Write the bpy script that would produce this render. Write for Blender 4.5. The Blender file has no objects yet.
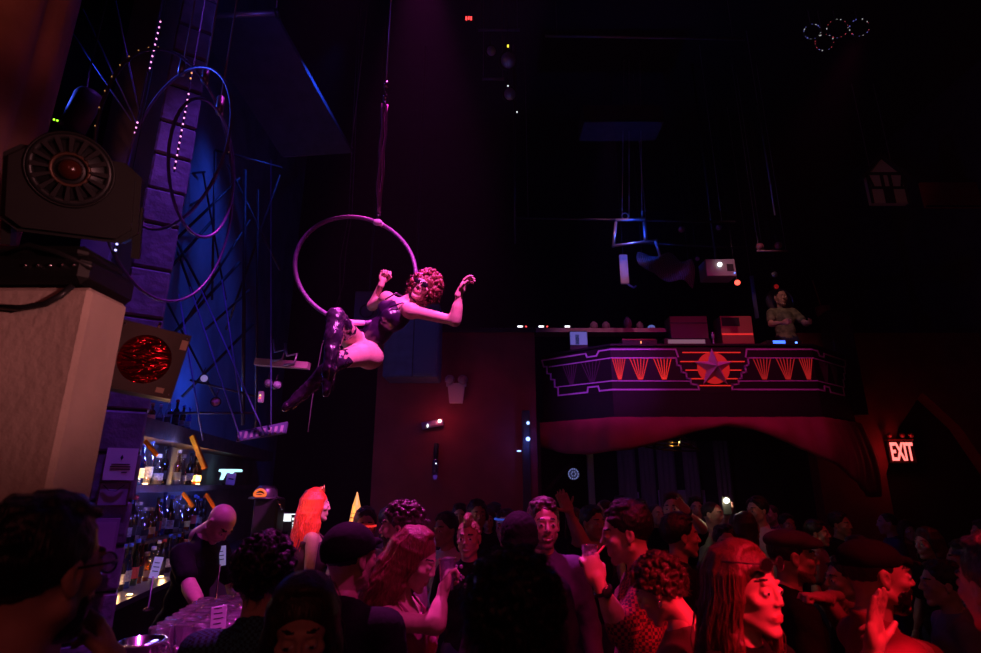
import bpy, math, random
import numpy as np
from mathutils import Vector, Matrix

S = bpy.context.scene
C = S.collection
R = math.radians
random.seed(7)
rng = np.random.default_rng(7)

# ------------------------------------------------------------------ camera
FPX, PITCH, EYE = 553.0, R(16.0), 1.82
cam_data = bpy.data.cameras.new('camera')
cam_data.sensor_width = 36.0
cam_data.lens = FPX / 981.0 * 36.0
cam_data.clip_start = 0.05
cam_data.dof.use_dof = True
cam_data.dof.focus_distance = 4.4
cam_data.dof.aperture_fstop = 3.2
cam = bpy.data.objects.new('camera', cam_data)
cam.location = (0, 0, EYE)
cam.rotation_euler = (R(90) + PITCH, 0, 0)
C.objects.link(cam)
S.camera = cam

# ------------------------------------------------------------------ colour management, world
S.view_settings.view_transform = 'Standard'
S.view_settings.look = 'None'
S.view_settings.gamma = 1.0
S.view_settings.exposure = 0.0
S.view_settings.use_curve_mapping = False
W = bpy.data.worlds.new('club_night'); S.world = W
W.use_nodes = True
W.node_tree.nodes['Background'].inputs[0].default_value = (0.0, 0.0, 0.0, 1)
W.node_tree.nodes['Background'].inputs[1].default_value = 0.0
hz = W.node_tree.nodes.new('ShaderNodeVolumeScatter')                  # thin stage haze in the air
hz.inputs['Density'].default_value = 0.0011; hz.inputs['Anisotropy'].default_value = 0.2
W.node_tree.links.new(hz.outputs[0], W.node_tree.nodes['World Output'].inputs['Volume'])

# ------------------------------------------------------------------ the club's stage lamps and added fills
def lamp(name, kind, loc, color, energy, target=None, size=0.1, angle=40, blend=0.4):
    d = bpy.data.lights.new(name, kind)
    d.color = color; d.energy = energy
    if kind == 'SPOT':
        d.spot_size = R(angle); d.spot_blend = blend; d.shadow_soft_size = size
    elif kind == 'AREA':
        d.size = size
    else:
        d.shadow_soft_size = size
    o = bpy.data.objects.new(name, d)
    o.location = loc
    if target is not None:
        o.rotation_euler = (Vector(target) - Vector(loc)).to_track_quat('-Z', 'Y').to_euler()
    C.objects.link(o)
    return o

RED, BLUE, VIO = (1.0, 0.012, 0.045), (0.02, 0.09, 1.0), (0.26, 0.06, 1.0)
# magenta follow spot on the aerialist
lamp('follow_spot', 'SPOT', (0.9, 1.0, 6.6), (1.0, 0.12, 0.80), 3800, (-0.68, 3.9, 3.25), 0.05, 19, 0.6)
# magenta top wash over the bar and the near end of the crowd
lamp('bar_wash', 'SPOT', (-0.9, 3.4, 7.2), (1.0, 0.06, 0.85), 1150, (-1.6, 3.0, 1.3), 0.08, 22, 0.7)
lamp('bar_wash', 'SPOT', (0.5, 1.3, 5.4), (1.0, 0.06, 0.8), 420, (-1.4, 2.85, 1.15), 0.06, 13, 0.8)  # spot added so the pint glasses catch magenta glints
lamp('crowd_wash', 'SPOT', (-0.85, 5.3, 8.6), (1.0, 0.06, 0.72), 4800, (-0.38, 2.9, 1.6), 0.08, 17, 0.7)
lamp('crowd_wash', 'SPOT', (1.3, 1.0, 5.6), (1.0, 0.04, 0.55), 380, (-0.25, 2.7, 1.4), 0.08, 22, 0.8)
# red floods over the dance floor
lamp('red_flood', 'SPOT', (2.5, 0.1, 4.3), RED, 520, (1.0, 1.8, 1.4), 0.08, 27, 0.9)
lamp('red_flood', 'SPOT', (1.9, -0.4, 3.0), RED, 2300, (0.76, 1.62, 1.52), 0.3, 8, 0.9)  # narrow spot added for the red-lit woman's face
lamp('red_flood', 'SPOT', (2.4, 0.1, 4.2), RED, 1700, (1.22, 1.60, 1.40), 0.06, 7, 0.9)  # narrow spot added for the raised hands
lamp('red_flood', 'SPOT', (2.6, 0.4, 5.8), RED, 330, (0.75, 2.9, 1.5), 0.10, 26, 0.9)
lamp('red_flood', 'SPOT', (4.6, 2.6, 6.4), RED, 130, (2.3, 4.6, 1.5), 0.10, 44, 0.9)
# crimson wash on the balcony and the red wall
lamp('balcony_wash', 'SPOT', (3.8, 4.6, 6.3), (1.0, 0.03, 0.30), 205, (3.2, 8.0, 3.1), 0.08, 56, 0.9)
lamp('balcony_wash', 'SPOT', (1.2, 4.8, 5.6), (0.62, 0.07, 1.0), 340, (1.8, 8.2, 3.5), 0.08, 26, 0.8)
lamp('wall_wash', 'SPOT', (0.1, 5.4, 4.9), (1.0, 0.02, 0.26), 26, (-0.2, 8.0, 1.7), 0.08, 58, 1.0)
# blue wash on the wall behind the steel lattice, violet on the stone column
lamp('blue_wash', 'SPOT', (-1.5, 4.6, 6.2), BLUE, 230, (-3.4, 6.4, 3.3), 0.08, 62, 0.9)
lamp('blue_wash', 'SPOT', (-3.7, 3.0, 4.6), (0.05, 0.10, 1.0), 210, (-1.72, 2.7, 4.1), 0.06, 28, 0.8)
lamp('blue_wash', 'POINT', (-2.75, 5.6, 2.75), BLUE, 7, None, 0.05)
lamp('violet_wash', 'SPOT', (-1.35, 3.0, 6.6), VIO, 440, (-2.46, 3.7, 2.7), 0.06, 34, 0.9)
lamp('violet_wash', 'POINT', (-1.7, 3.7, 5.7), (0.12, 0.08, 1.0), 4, None, 0.05)  # dim point light added for the canopy pipes
# salmon lamp on the near pier, with two added fills
lamp('pier_spot', 'SPOT', (1.9, -0.1, 2.25), (1.0, 0.34, 0.35), 195, (-1.6, 1.6, 2.45), 0.12, 24, 0.9)
lamp('column_fill', 'SPOT', (-0.5, -0.6, 3.9), (1.0, 0.22, 0.16), 46, (-2.15, 1.9, 4.1), 0.1, 26, 0.9)  # added to redden the plaster column
lamp('near_fill', 'AREA', (0.4, -2.2, 3.4), (1.0, 0.16, 0.16), 7, (0.0, 2.0, 1.5), 1.2)  # soft fill added behind the camera for the dark near heads

# ------------------------------------------------------------------ geometry helpers
def at(px, py, Y):
    """the point of the plane at depth Y that lies on the sight line of a pixel"""
    dx, dy = (px - 490.5) / FPX, (326.5 - py) / FPX
    yr = math.cos(PITCH) - dy * math.sin(PITCH)
    zr = math.sin(PITCH) + dy * math.cos(PITCH)
    t = Y / yr
    return Vector((dx * t, Y, EYE + zr * t))

def tag(o, label=None, cat=None, group=None, kind=None):
    if label: o['label'] = label
    if cat: o['category'] = cat
    if group: o['group'] = group
    if kind: o['kind'] = kind
    return o

def empty(name, loc=(0, 0, 0), rz=0.0, parent=None):
    o = bpy.data.objects.new(name, None)
    o.empty_display_size = 0.1
    o.location = loc; o.rotation_euler = (0, 0, rz); o.parent = parent
    C.objects.link(o)
    return o

def thing(name, label, cat, loc=(0, 0, 0), rz=0.0, group=None):
    return tag(empty(name, loc, rz), label, cat, group)

def copy_tree(o, parent=None):
    c = o.copy(); C.objects.link(c); c.parent = parent
    for ch in list(o.children):
        copy_tree(ch, c)
    return c

MATS = {}
def mat(name, col, rough=0.6, metal=0.0, emit=None, es=0.0, noise=0.0, nscale=8.0, bump=0.0, bscale=40.0, spec=0.5, col2=None, sheen=0.0, coat=0.0):
    if name in MATS: return MATS[name]
    m = bpy.data.materials.new(name); m.use_nodes = True
    nt = m.node_tree; b = nt.nodes['Principled BSDF']
    b.inputs['Base Color'].default_value = (*col, 1)
    b.inputs['Roughness'].default_value = rough
    b.inputs['Metallic'].default_value = metal
    b.inputs['Specular IOR Level'].default_value = spec
    if coat: b.inputs['Coat Weight'].default_value = coat
    if sheen: b.inputs['Sheen Weight'].default_value = sheen
    if emit:
        b.inputs['Emission Color'].default_value = (*emit, 1); b.inputs['Emission Strength'].default_value = es
    if noise or bump:
        tc = nt.nodes.new('ShaderNodeTexCoord')
    if noise:
        n = nt.nodes.new('ShaderNodeTexNoise'); n.inputs['Scale'].default_value = nscale; n.inputs['Detail'].default_value = 4
        r = nt.nodes.new('ShaderNodeValToRGB')
        c2 = col2 or tuple(x * (1 - noise) for x in col)
        r.color_ramp.elements[0].color = (*c2, 1); r.color_ramp.elements[0].position = 0.35
        r.color_ramp.elements[1].color = (*col, 1); r.color_ramp.elements[1].position = 0.65
        nt.links.new(tc.outputs['Object'], n.inputs['Vector'])
        nt.links.new(n.outputs['Fac'], r.inputs['Fac']); nt.links.new(r.outputs['Color'], b.inputs['Base Color'])
    if bump:
        n = nt.nodes.new('ShaderNodeTexNoise'); n.inputs['Scale'].default_value = bscale; n.inputs['Detail'].default_value = 3
        bp = nt.nodes.new('ShaderNodeBump'); bp.inputs['Strength'].default_value = bump; bp.inputs['Distance'].default_value = 0.02
        nt.links.new(tc.outputs['Object'], n.inputs['Vector'])
        nt.links.new(n.outputs['Fac'], bp.inputs['Height']); nt.links.new(bp.outputs['Normal'], b.inputs['Normal'])
    MATS[name] = m
    return m

def glow(name, col, strength):
    return mat(name, (0.02, 0.02, 0.02), 0.5, emit=col, es=strength)

def glassy(name, tint=(1, 1, 1), fac=0.12, rough=0.05):
    """thin clear glass: tinted see-through with a glossy coat"""
    if name in MATS: return MATS[name]
    m = bpy.data.materials.new(name); m.use_nodes = True
    nt = m.node_tree; nt.nodes.clear()
    o = nt.nodes.new('ShaderNodeOutputMaterial'); mx = nt.nodes.new('ShaderNodeMixShader')
    t = nt.nodes.new('ShaderNodeBsdfTransparent'); g = nt.nodes.new('ShaderNodeBsdfGlossy')
    lw = nt.nodes.new('ShaderNodeLayerWeight'); ad = nt.nodes.new('ShaderNodeMath'); ad.operation = 'ADD'; ad.use_clamp = True
    lw.inputs['Blend'].default_value = 0.35; ad.inputs[1].default_value = fac
    t.inputs['Color'].default_value = (*tint, 1); g.inputs['Roughness'].default_value = rough
    nt.links.new(lw.outputs['Facing'], ad.inputs[0]); nt.links.new(ad.outputs[0], mx.inputs['Fac'])
    nt.links.new(t.outputs[0], mx.inputs[1]); nt.links.new(g.outputs[0], mx.inputs[2]); nt.links.new(mx.outputs[0], o.inputs['Surface'])
    MATS[name] = m
    return m

def frame_of(d, up=(0, 0, 1)):
    d = Vector(d).normalized(); u = Vector(up)
    if abs(d.dot(u)) > 0.98: u = Vector((0, 1, 0)) if abs(d.y) < 0.9 else Vector((1, 0, 0))
    x = u.cross(d).normalized(); y = d.cross(x)
    return x, y, d

class MB:
    """collects shapes into one mesh"""
    def __init__(s): s.v = []; s.f = []; s.mi = []; s.smooth = False
    def add(s, vs, fs, mi=0, M=None):
        o = len(s.v)
        s.v += [tuple(M @ Vector(v)) if M is not None else tuple(v) for v in vs]
        s.f += [tuple(i + o for i in f) for f in fs]; s.mi += [mi] * len(fs)
        return s
    def box(s, a, b, mi=0, M=None):
        (x0, y0, z0), (x1, y1, z1) = a, b
        return s.add([(x0, y0, z0), (x1, y0, z0), (x1, y1, z0), (x0, y1, z0), (x0, y0, z1), (x1, y0, z1), (x1, y1, z1), (x0, y1, z1)],
                     [(0, 3, 2, 1), (4, 5, 6, 7), (0, 1, 5, 4), (1, 2, 6, 5), (2, 3, 7, 6), (3, 0, 4, 7)], mi, M)
    def cbox(s, c, size, mi=0, M=None):
        return s.box([c[i] - size[i] / 2 for i in range(3)], [c[i] + size[i] / 2 for i in range(3)], mi, M)
    def rbox(s, c, size, r=0.01, mi=0, M=None):
        """box with chamfered edges"""
        hx, hy, hz = [q / 2 for q in size]; r = min(r, hx * .9, hy * .9, hz * .9)
        vs = []; idx = {}
        for sx in (-1, 1):
            for sy in (-1, 1):
                for sz in (-1, 1):
                    for ax in range(3):
                        p = [sx * (hx - (0 if ax == 0 else r)), sy * (hy - (0 if ax == 1 else r)), sz * (hz - (0 if ax == 2 else r))]
                        idx[(sx, sy, sz, ax)] = len(vs); vs.append((c[0] + p[0], c[1] + p[1], c[2] + p[2]))
        fs = []
        q = [(-1, -1), (1, -1), (1, 1), (-1, 1)]
        for sg in (-1, 1):
            f = [[idx[(sg, a, b, 0)] for a, b in q], [idx[(b, sg, a, 1)] for a, b in q], [idx[(a, b, sg, 2)] for a, b in q]]
            fs += [tuple(x if sg > 0 else x[::-1]) for x in f]
        for a in (-1, 1):
            for b in (-1, 1):
                e = [(idx[(a, b, -1, 0)], idx[(a, b, -1, 1)], idx[(a, b, 1, 1)], idx[(a, b, 1, 0)]),
                     (idx[(-1, a, b, 1)], idx[(-1, a, b, 2)], idx[(1, a, b, 2)], idx[(1, a, b, 1)]),
                     (idx[(b, -1, a, 2)], idx[(b, -1, a, 0)], idx[(b, 1, a, 0)], idx[(b, 1, a, 2)])]
                fs += [x if a * b > 0 else x[::-1] for x in e]
                for cc in (-1, 1):
                    t = (idx[(a, b, cc, 0)], idx[(a, b, cc, 1)], idx[(a, b, cc, 2)])
                    fs.append(t if a * b * cc > 0 else t[::-1])
        return s.add(vs, fs, mi, M)
    def tube(s, pts, r, n=8, mi=0, closed=False, cap=True, M=None):
        pts = [Vector(p) for p in pts]; m = len(pts)
        rs = r if isinstance(r, (list, tuple)) else [r] * m
        vs = []; prev = None
        for i, p in enumerate(pts):
            d = (pts[(i + 1) % m] - pts[i - 1]) if closed else (pts[min(i + 1, m - 1)] - pts[max(i - 1, 0)])
            if d.length < 1e-9: d = Vector((0, 0, 1))
            d.normalize()
            if prev is None: x, y, _ = frame_of(d)
            else:
                x = (prev - d * prev.dot(d))
                x = x.normalized() if x.length > 1e-6 else frame_of(d)[0]
                y = d.cross(x)
            prev = x
            for k in range(n):
                a = 2 * math.pi * k / n
                vs.append(p + (x * math.cos(a) + y * math.sin(a)) * rs[i])
        fs = []
        for i in range(m if closed else m - 1):
            j = (i + 1) % m
            for k in range(n):
                l = (k + 1) % n
                fs.append((i * n + k, i * n + l, j * n + l, j * n + k))
        if cap and not closed:
            fs.append(tuple(range(n))[::-1]); fs.append(tuple((m - 1) * n + k for k in range(n)))
        return s.add(vs, fs, mi, M)
    def lathe(s, prof, c=(0, 0, 0), n=16, mi=0, M=None):
        """profile (radius, z) turned about z; first and last radius may be 0"""
        vs = []; fs = []
        for r, z in prof:
            for k in range(n):
                a = 2 * math.pi * k / n
                vs.append((c[0] + r * math.cos(a), c[1] + r * math.sin(a), c[2] + z))
        for i in range(len(prof) - 1):
            for k in range(n):
                l = (k + 1) % n
                fs.append((i * n + k, i * n + l, (i + 1) * n + l, (i + 1) * n + k))
        if prof[0][0] > 1e-6: fs.append(tuple(range(n))[::-1])
        if prof[-1][0] > 1e-6: fs.append(tuple((len(prof) - 1) * n + k for k in range(n)))
        return s.add(vs, fs, mi, M)
    def prism(s, poly, d0, d1, X, Y, Z, O, mi=0):
        """polygon (a,b) in the axes X,Y at O, extruded along Z from d0 to d1"""
        X, Y, Z, O = Vector(X), Vector(Y), Vector(Z), Vector(O); n = len(poly)
        vs = [O + X * a + Y * b + Z * d0 for a, b in poly] + [O + X * a + Y * b + Z * d1 for a, b in poly]
        fs = [tuple(range(n))[::-1], tuple(range(n, 2 * n))] + [(i, (i + 1) % n, n + (i + 1) % n, n + i) for i in range(n)]
        return s.add(vs, fs, mi)
    def ball(s, c, r, n=10, mi=0, sq=(1, 1, 1), M=None):
        vs = []; fs = []; m = n // 2
        for i in range(m + 1):
            t = math.pi * i / m
            for k in range(n):
                a = 2 * math.pi * k / n
                vs.append((c[0] + r * sq[0] * math.sin(t) * math.cos(a), c[1] + r * sq[1] * math.sin(t) * math.sin(a), c[2] - r * sq[2] * math.cos(t)))
        for i in range(m):
            for k in range(n):
                l = (k + 1) % n
                fs.append((i * n + k, i * n + l, (i + 1) * n + l, (i + 1) * n + k))
        return s.add(vs, fs, mi, M)
    def torus(s, c, rad, r, axis=(0, 0, 1), n=40, k=8, mi=0):
        x, y, _ = frame_of(axis); c = Vector(c)
        return s.tube([c + (x * math.cos(2 * math.pi * i / n) + y * math.sin(2 * math.pi * i / n)) * rad for i in range(n)], r, k, mi, closed=True)
    def build(s, name, mats, parent=None, smooth=False, loc=None, mw=None):
        me = bpy.data.meshes.new(name)
        me.from_pydata(s.v, [], s.f)
        for m in (mats if isinstance(mats, (list, tuple)) else [mats]): me.materials.append(m)
        if any(s.mi): me.polygons.foreach_set('material_index', s.mi)
        if smooth: me.polygons.foreach_set('use_smooth', [True] * len(s.f))
        me.validate(); me.update()
        o = bpy.data.objects.new(name, me)
        C.objects.link(o)
        if mw is not None: o.matrix_world = mw
        if loc is not None: o.location = loc
        if parent is not None: o.parent = parent
        return o

def npmesh(name, V, F, mats, mi=None, parent=None, smooth=True):
    me = bpy.data.meshes.new(name)
    V = np.asarray(V, np.float32); F = np.asarray(F, np.int32)
    me.vertices.add(len(V)); me.vertices.foreach_set('co', V.ravel())
    me.loops.add(F.size); me.loops.foreach_set('vertex_index', F.ravel())
    me.polygons.add(len(F)); me.polygons.foreach_set('loop_start', np.arange(0, F.size, F.shape[1], dtype=np.int32))
    for m in mats: me.materials.append(m)
    if mi is not None: me.polygons.foreach_set('material_index', np.asarray(mi, np.int32))
    me.polygons.foreach_set('use_smooth', np.full(len(F), smooth))
    me.update(calc_edges=True)
    o = bpy.data.objects.new(name, me); C.objects.link(o); o.parent = parent
    return o

# ------------------------------------------------------------------ soft solids (smoothly blended shapes, meshed as one skin)
def surfnet(F, org, h):
    Sg = F < 0
    n = Sg.shape
    cnt = np.zeros((n[0] - 1, n[1] - 1, n[2] - 1), np.int8)
    for i in (0, 1):
        for j in (0, 1):
            for k in (0, 1):
                cnt += Sg[i:n[0] - 1 + i, j:n[1] - 1 + j, k:n[2] - 1 + k]
    act = (cnt > 0) & (cnt < 8)
    ii = np.argwhere(act); idx = np.full(act.shape, -1, np.int32); idx[act] = np.arange(len(ii))
    P = np.zeros((len(ii), 3)); Wt = np.zeros(len(ii))
    cs = [(i, j, k) for i in (0, 1) for j in (0, 1) for k in (0, 1)]
    vals = {c: F[ii[:, 0] + c[0], ii[:, 1] + c[1], ii[:, 2] + c[2]] for c in cs}
    for a in cs:
        for ax in range(3):
            if a[ax]: continue
            b = list(a); b[ax] = 1; b = tuple(b)
            fa, fb = vals[a], vals[b]; m = (fa < 0) != (fb < 0)
            t = fa[m] / (fa[m] - fb[m])
            P[m] += np.array(a) + t[:, None] * (np.array(b) - np.array(a)); Wt[m] += 1
    P = (ii + P / Wt[:, None]) * h + np.asarray(org)
    Q = []
    for ax in range(3):
        u, v = (ax + 1) % 3, (ax + 2) % 3
        sa = [slice(1, -1)] * 3; sb = [slice(1, -1)] * 3
        sa[ax] = slice(0, -1); sb[ax] = slice(1, None)
        A, B = Sg[tuple(sa)], Sg[tuple(sb)]
        m = A != B
        e = np.argwhere(m); off = np.ones(3, int); off[ax] = 0; e = e + off
        ins = A[m]
        q = []
        for du, dv in ((-1, -1), (0, -1), (0, 0), (-1, 0)):
            c = e.copy(); c[:, u] += du; c[:, v] += dv
            q.append(idx[c[:, 0], c[:, 1], c[:, 2]])
        q = np.stack(q, 1); q[~ins] = q[~ins][:, ::-1]
        Q.append(q)
    return P, np.concatenate(Q)

def soft(prims, h, k=0.02, clips=(), noise=None, pad=0.03):
    """prims: ('c',a,b,ra,rb[,k]) tapered limb | ('e',centre,radii[,rot3x3,k]) ellipsoid | prefix '-' carves. clips: (normal, point) keeps the side the normal points away from"""
    lo = np.full(3, 1e9); hi = -lo
    for p in prims:
        if p[0] == 'c':
            a, b = np.array(p[1], float), np.array(p[2], float); r = max(p[3], p[4])
            l, u = np.minimum(a, b) - r, np.maximum(a, b) + r
        elif p[0] == 'e':
            c = np.array(p[1], float); r = np.array(p[2], float)
            ext = np.full(3, r.max()) if len(p) > 3 and p[3] is not None else r
            l, u = c - ext, c + ext
        else: continue
        lo = np.minimum(lo, l); hi = np.maximum(hi, u)
    lo -= pad; hi += pad
    n = np.ceil((hi - lo) / h).astype(int) + 2
    ax = [lo[i] + np.arange(n[i]) * h for i in range(3)]
    F = np.full(n, 0.5, np.float32)
    for p in prims:
        t = p[0]; kk = k
        if t == 'c':
            a, b, ra, rb = np.array(p[1], float), np.array(p[2], float), p[3], p[4]
            if len(p) > 5: kk = p[5]
            m = kk * 1.2 + 2.5 * h; r = max(ra, rb)
            l, u = np.minimum(a, b) - r - m, np.maximum(a, b) + r + m
        else:
            c, r = np.array(p[1], float), np.array(p[2], float); rot = np.array(p[3]) if len(p) > 3 and p[3] is not None else None
            if len(p) > 4: kk = p[4]
            m = kk * 1.2 + 2.5 * h
            ext = np.full(3, r.max()) if rot is not None else r
            l, u = c - ext - m, c + ext + m
        i0 = np.clip(np.floor((l - lo) / h).astype(int), 0, n); i1 = np.clip(np.ceil((u - lo) / h).astype(int) + 1, 0, n)
        if (i1 <= i0).any(): continue
        sl = tuple(slice(i0[q], i1[q]) for q in range(3))
        X = ax[0][sl[0]][:, None, None]; Y = ax[1][sl[1]][None, :, None]; Z = ax[2][sl[2]][None, None, :]
        if t == 'c':
            d = b - a; L2 = max(d @ d, 1e-12)
            tt = np.clip(((X - a[0]) * d[0] + (Y - a[1]) * d[1] + (Z - a[2]) * d[2]) / L2, 0, 1)
            D = np.sqrt((X - a[0] - tt * d[0]) ** 2 + (Y - a[1] - tt * d[1]) ** 2 + (Z - a[2] - tt * d[2]) ** 2) - (ra + (rb - ra) * tt)
        else:
            x, y, z = X - c[0], Y - c[1], Z - c[2]
            if rot is not None:
                x, y, z = (rot[0, 0] * x + rot[1, 0] * y + rot[2, 0] * z, rot[0, 1] * x + rot[1, 1] * y + rot[2, 1] * z, rot[0, 2] * x + rot[1, 2] * y + rot[2, 2] * z)
            k0 = np.sqrt((x / r[0]) ** 2 + (y / r[1]) ** 2 + (z / r[2]) ** 2)
            k1 = np.sqrt((x / r[0] ** 2) ** 2 + (y / r[1] ** 2) ** 2 + (z / r[2] ** 2) ** 2) + 1e-9
            D = k0 * (k0 - 1) / k1
        G = F[sl]
        if t == '-e':
            hh = np.clip(0.5 - 0.5 * (G + D) / kk, 0, 1)
            F[sl] = G + (-D - G) * hh + kk * hh * (1 - hh)
        else:
            hh = np.clip(0.5 + 0.5 * (D - G) / kk, 0, 1)
            F[sl] = D + (G - D) * hh - kk * hh * (1 - hh)
    X = ax[0][:, None, None]; Y = ax[1][None, :, None]; Z = ax[2][None, None, :]
    if noise is not None: F = F + noise(X, Y, Z)
    for nn, pt in clips:
        nn = np.array(nn, float); nn /= np.linalg.norm(nn)
        F = np.maximum(F, (X - pt[0]) * nn[0] + (Y - pt[1]) * nn[1] + (Z - pt[2]) * nn[2])
    F[0] = F[-1] = 0.5; F[:, 0] = F[:, -1] = 0.5; F[:, :, 0] = F[:, :, -1] = 0.5
    return surfnet(F, lo, h)

def xf(M, V):
    M = np.array(M); return V @ M[:3, :3].T + M[:3, 3]

def join(parts):
    """parts: (V, F, mi) -> one"""
    Vs, Fs, ms, o = [], [], [], 0
    for V, F, m in parts:
        Vs.append(V); Fs.append(F + o); o += len(V)
        ms.append(np.full(len(F), m) if np.isscalar(m) else m)
    return np.concatenate(Vs), np.concatenate(Fs), np.concatenate(ms)

# ------------------------------------------------------------------ people
def sines(amp, f, ph=0.0):
    return lambda X, Y, Z: (amp * (np.sin(f * X + 1.7 * np.sin(f * .6 * Z + ph)) * np.sin(f * Y + 1.3 + ph) + .7 * np.sin(f * 1.9 * Z + 2.1 * np.sin(f * Y) + ph) * np.sin(f * 1.6 * X + ph))).astype(np.float32)

HEADS = {}
def head_mesh(kind, h):
    key = (kind, h)
    if key in HEADS: return HEADS[key]
    fem = kind.startswith('f'); smile = 'smile' in kind
    j = 0.88 if fem else 1.0
    bw = .006 if fem else .009; nt_, nr = (.101, .0092) if fem else (.106, .011)
    pr = [('e', (0, -.014, .028), (.076, .096, .086)), ('e', (0, .03, -.028), (.06 * j, .062, .08)),
          ('e', (0, .068, -.103), (.02 * j, .018, .016)),
          ('c', (.054 * j, .0, -.056), (.012, .064, -.101), .02 * j, .016), ('c', (-.054 * j, .0, -.056), (-.012, .064, -.101), .02 * j, .016),
          ('e', (.042, .058, -.022), (.022, .02, .017)), ('e', (-.042, .058, -.022), (.022, .02, .017)),
          ('c', (-.034, .082, .026), (.034, .082, .026), bw, bw, .014),
          ('-e', (.031, .107, .002), (.022, .019, .011), None, .01), ('-e', (-.031, .107, .002), (.022, .019, .011), None, .01),
          ('c', (0, .089, .018), (0, nt_, -.024), .006, nr, .008), ('e', (.011, .096, -.029), (.008, .009, .0065), None, .005), ('e', (-.011, .096, -.029), (.008, .009, .0065), None, .005),
          ('e', (.031, .0785, .001), (.0145, .0145, .0125), None, .003), ('e', (-.031, .0785, .001), (.0145, .0145, .0125), None, .003),
          ('e', (0, .08, -.066), (.024, .010, .016), None, .012),
          ('c', (-.014, .0885, -.0615), (.014, .0885, -.0615), .0058, .0058, .004), ('c', (-.011, .087, -.072), (.011, .087, -.072), .0068, .0068, .004),
          ('-e', (0, .1, -.0665), (.027 if smile else .02, .012, .0022 if not smile else .0045), None, .002)]
    for s in (-1, 1):
        pr += [('e', (s * .079, -.012, -.004), (.009, .019, .031), None, .006), ('-e', (s * .086, -.006, -.002), (.006, .009, .016), None, .004),
               ('e', (s * .077, -.006, -.032), (.007, .008, .009), None, .006)]
    pr += [('c', (0, -.022, -.05), (0, -.04, -.19), .052 * j, .056 * j, .03)]
    V, F = soft(pr, h, .014, pad=.02)
    c = V[F].mean(1); mi = np.zeros(len(F), int)
    for s in (-1, 1):
        d = np.sqrt((c[:, 0] - s * .031) ** 2 + (c[:, 1] - .078) ** 2 + (c[:, 2] - .001) ** 2)
        e = (d < .0168) & (c[:, 1] > .084) & (abs(c[:, 2] - .000) < .0046)
        mi[e] = 1
        mi[e & (abs(c[:, 0] - s * .031) < .0058)] = 2
        b = (abs(c[:, 2] - ((.034 if fem else .032) - np.maximum(0, abs(c[:, 0]) - .036) * .4)) < (.003 if fem else .0042)) & (abs(c[:, 0] - s * .033) < .019) & (c[:, 1] > .06)
        mi[b] = 2
    lip = (abs(c[:, 0]) < .024) & (abs(c[:, 2] + .0667) < .0125 - abs(c[:, 0]) * .36) & (c[:, 1] > .075)
    mi[lip] = 3 if fem else 6
    if smile: mi[(abs(c[:, 0]) < .026) & (abs(c[:, 2] + .0667) < .0055 - abs(c[:, 0]) * .1) & (c[:, 1] > .07)] = 4
    st = (c[:, 2] < -.03 - .02 * (c[:, 1] > .07)) & (c[:, 2] > -.125) & (c[:, 1] > -.005 ) & (mi == 0) & ~((abs(c[:, 0]) > .03) & (c[:, 2] > -.05 + (c[:, 1] - .0) * -.35)) 
    if 'stubble' in kind: mi[st] = 5
    HEADS[key] = (V, F, mi)
    return HEADS[key]

HANDS = {}
def hand_mesh(pose, h):
    """right hand: wrist at the origin, fingers +Z, palm facing +Y, thumb at -X"""
    key = (pose, h)
    if key in HANDS: return HANDS[key]
    curl = {'relax': 28, 'open': 6, 'grip': 58, 'fist': 82, 'point': 15}[pose]
    pr = [('c', (0, 0, -.03), (0, 0, .02), .026, .028), ('e', (0, 0, .05), (.042, .017, .052)), ('e', (-.022, .008, .03), (.018, .015, .03)), ('e', (.026, .006, .035), (.014, .013, .034))]
    for i, (x, L) in enumerate(((-.031, .072), (-.0105, .081), (.0105, .076), (.03, .06))):
        a = 0.0; p = np.array((x, 0, .088 - .004 * (i == 3)))
        spread = (x * 1.6 if pose == 'open' else x * .4)
        for sgi, (fr, r0, r1) in enumerate(((.45, .0098, .0092), (.32, .0092, .0084), (.25, .0084, .0072))):
            a += R(curl * (1.0, 1.15, .75)[sgi] * (1 if i else .85) + (3 * i if pose == 'relax' else 0))
            q = p + L * fr * np.array((spread, math.sin(a), math.cos(a)))
            pr.append(('c', p, q, r0, r1, .004)); p = q
    t0 = np.array((-.03, .008, .025))
    tips = {'open': ((-.062, .012, .05), (-.083, .016, .078)), 'relax': ((-.05, .028, .055), (-.052, .042, .085)), 'point': ((-.05, .028, .055), (-.045, .045, .082)),
            'grip': ((-.048, .042, .05), (-.03, .068, .07)), 'fist': ((-.044, .04, .058), (-.012, .052, .075))}[pose]
    pr += [('c', t0, tips[0], .0125, .0105, .006), ('c', tips[0], tips[1], .0105, .008, .004)]
    V, F = soft(pr, h, .007, pad=.015)
    HANDS[key] = (V, F)
    return HANDS[key]

def fuzz(n, centre, radii, length, r, rnd, clip=None, wave=.3, down=.2):
    """loose strands standing out of a head of hair"""
    mb = MB()
    cnt = 0
    while cnt < n:
        d = rnd.normal(size=3); d /= np.linalg.norm(d)
        p = np.array(centre) + d * np.array(radii)
        if clip is not None and not clip(p): continue
        cnt += 1
        tdir = d + rnd.normal(size=3) * wave - np.array((0, 0, down)); tdir /= np.linalg.norm(tdir)
        side = rnd.normal(size=3); side -= tdir * (side @ tdir); side /= np.linalg.norm(side)
        L = length * rnd.uniform(.5, 1.2); pts = []
        for q in range(5):
            u = q / 4
            pts.append(p - d * .012 + tdir * L * u + side * L * .35 * math.sin(u * 3.1) - np.array((0, 0, L * .35 * u * u)))
        mb.tube(pts, [r, r, r * .9, r * .7, r * .3], 3, cap=False)
    return np.array(mb.v), mb.f

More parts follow.
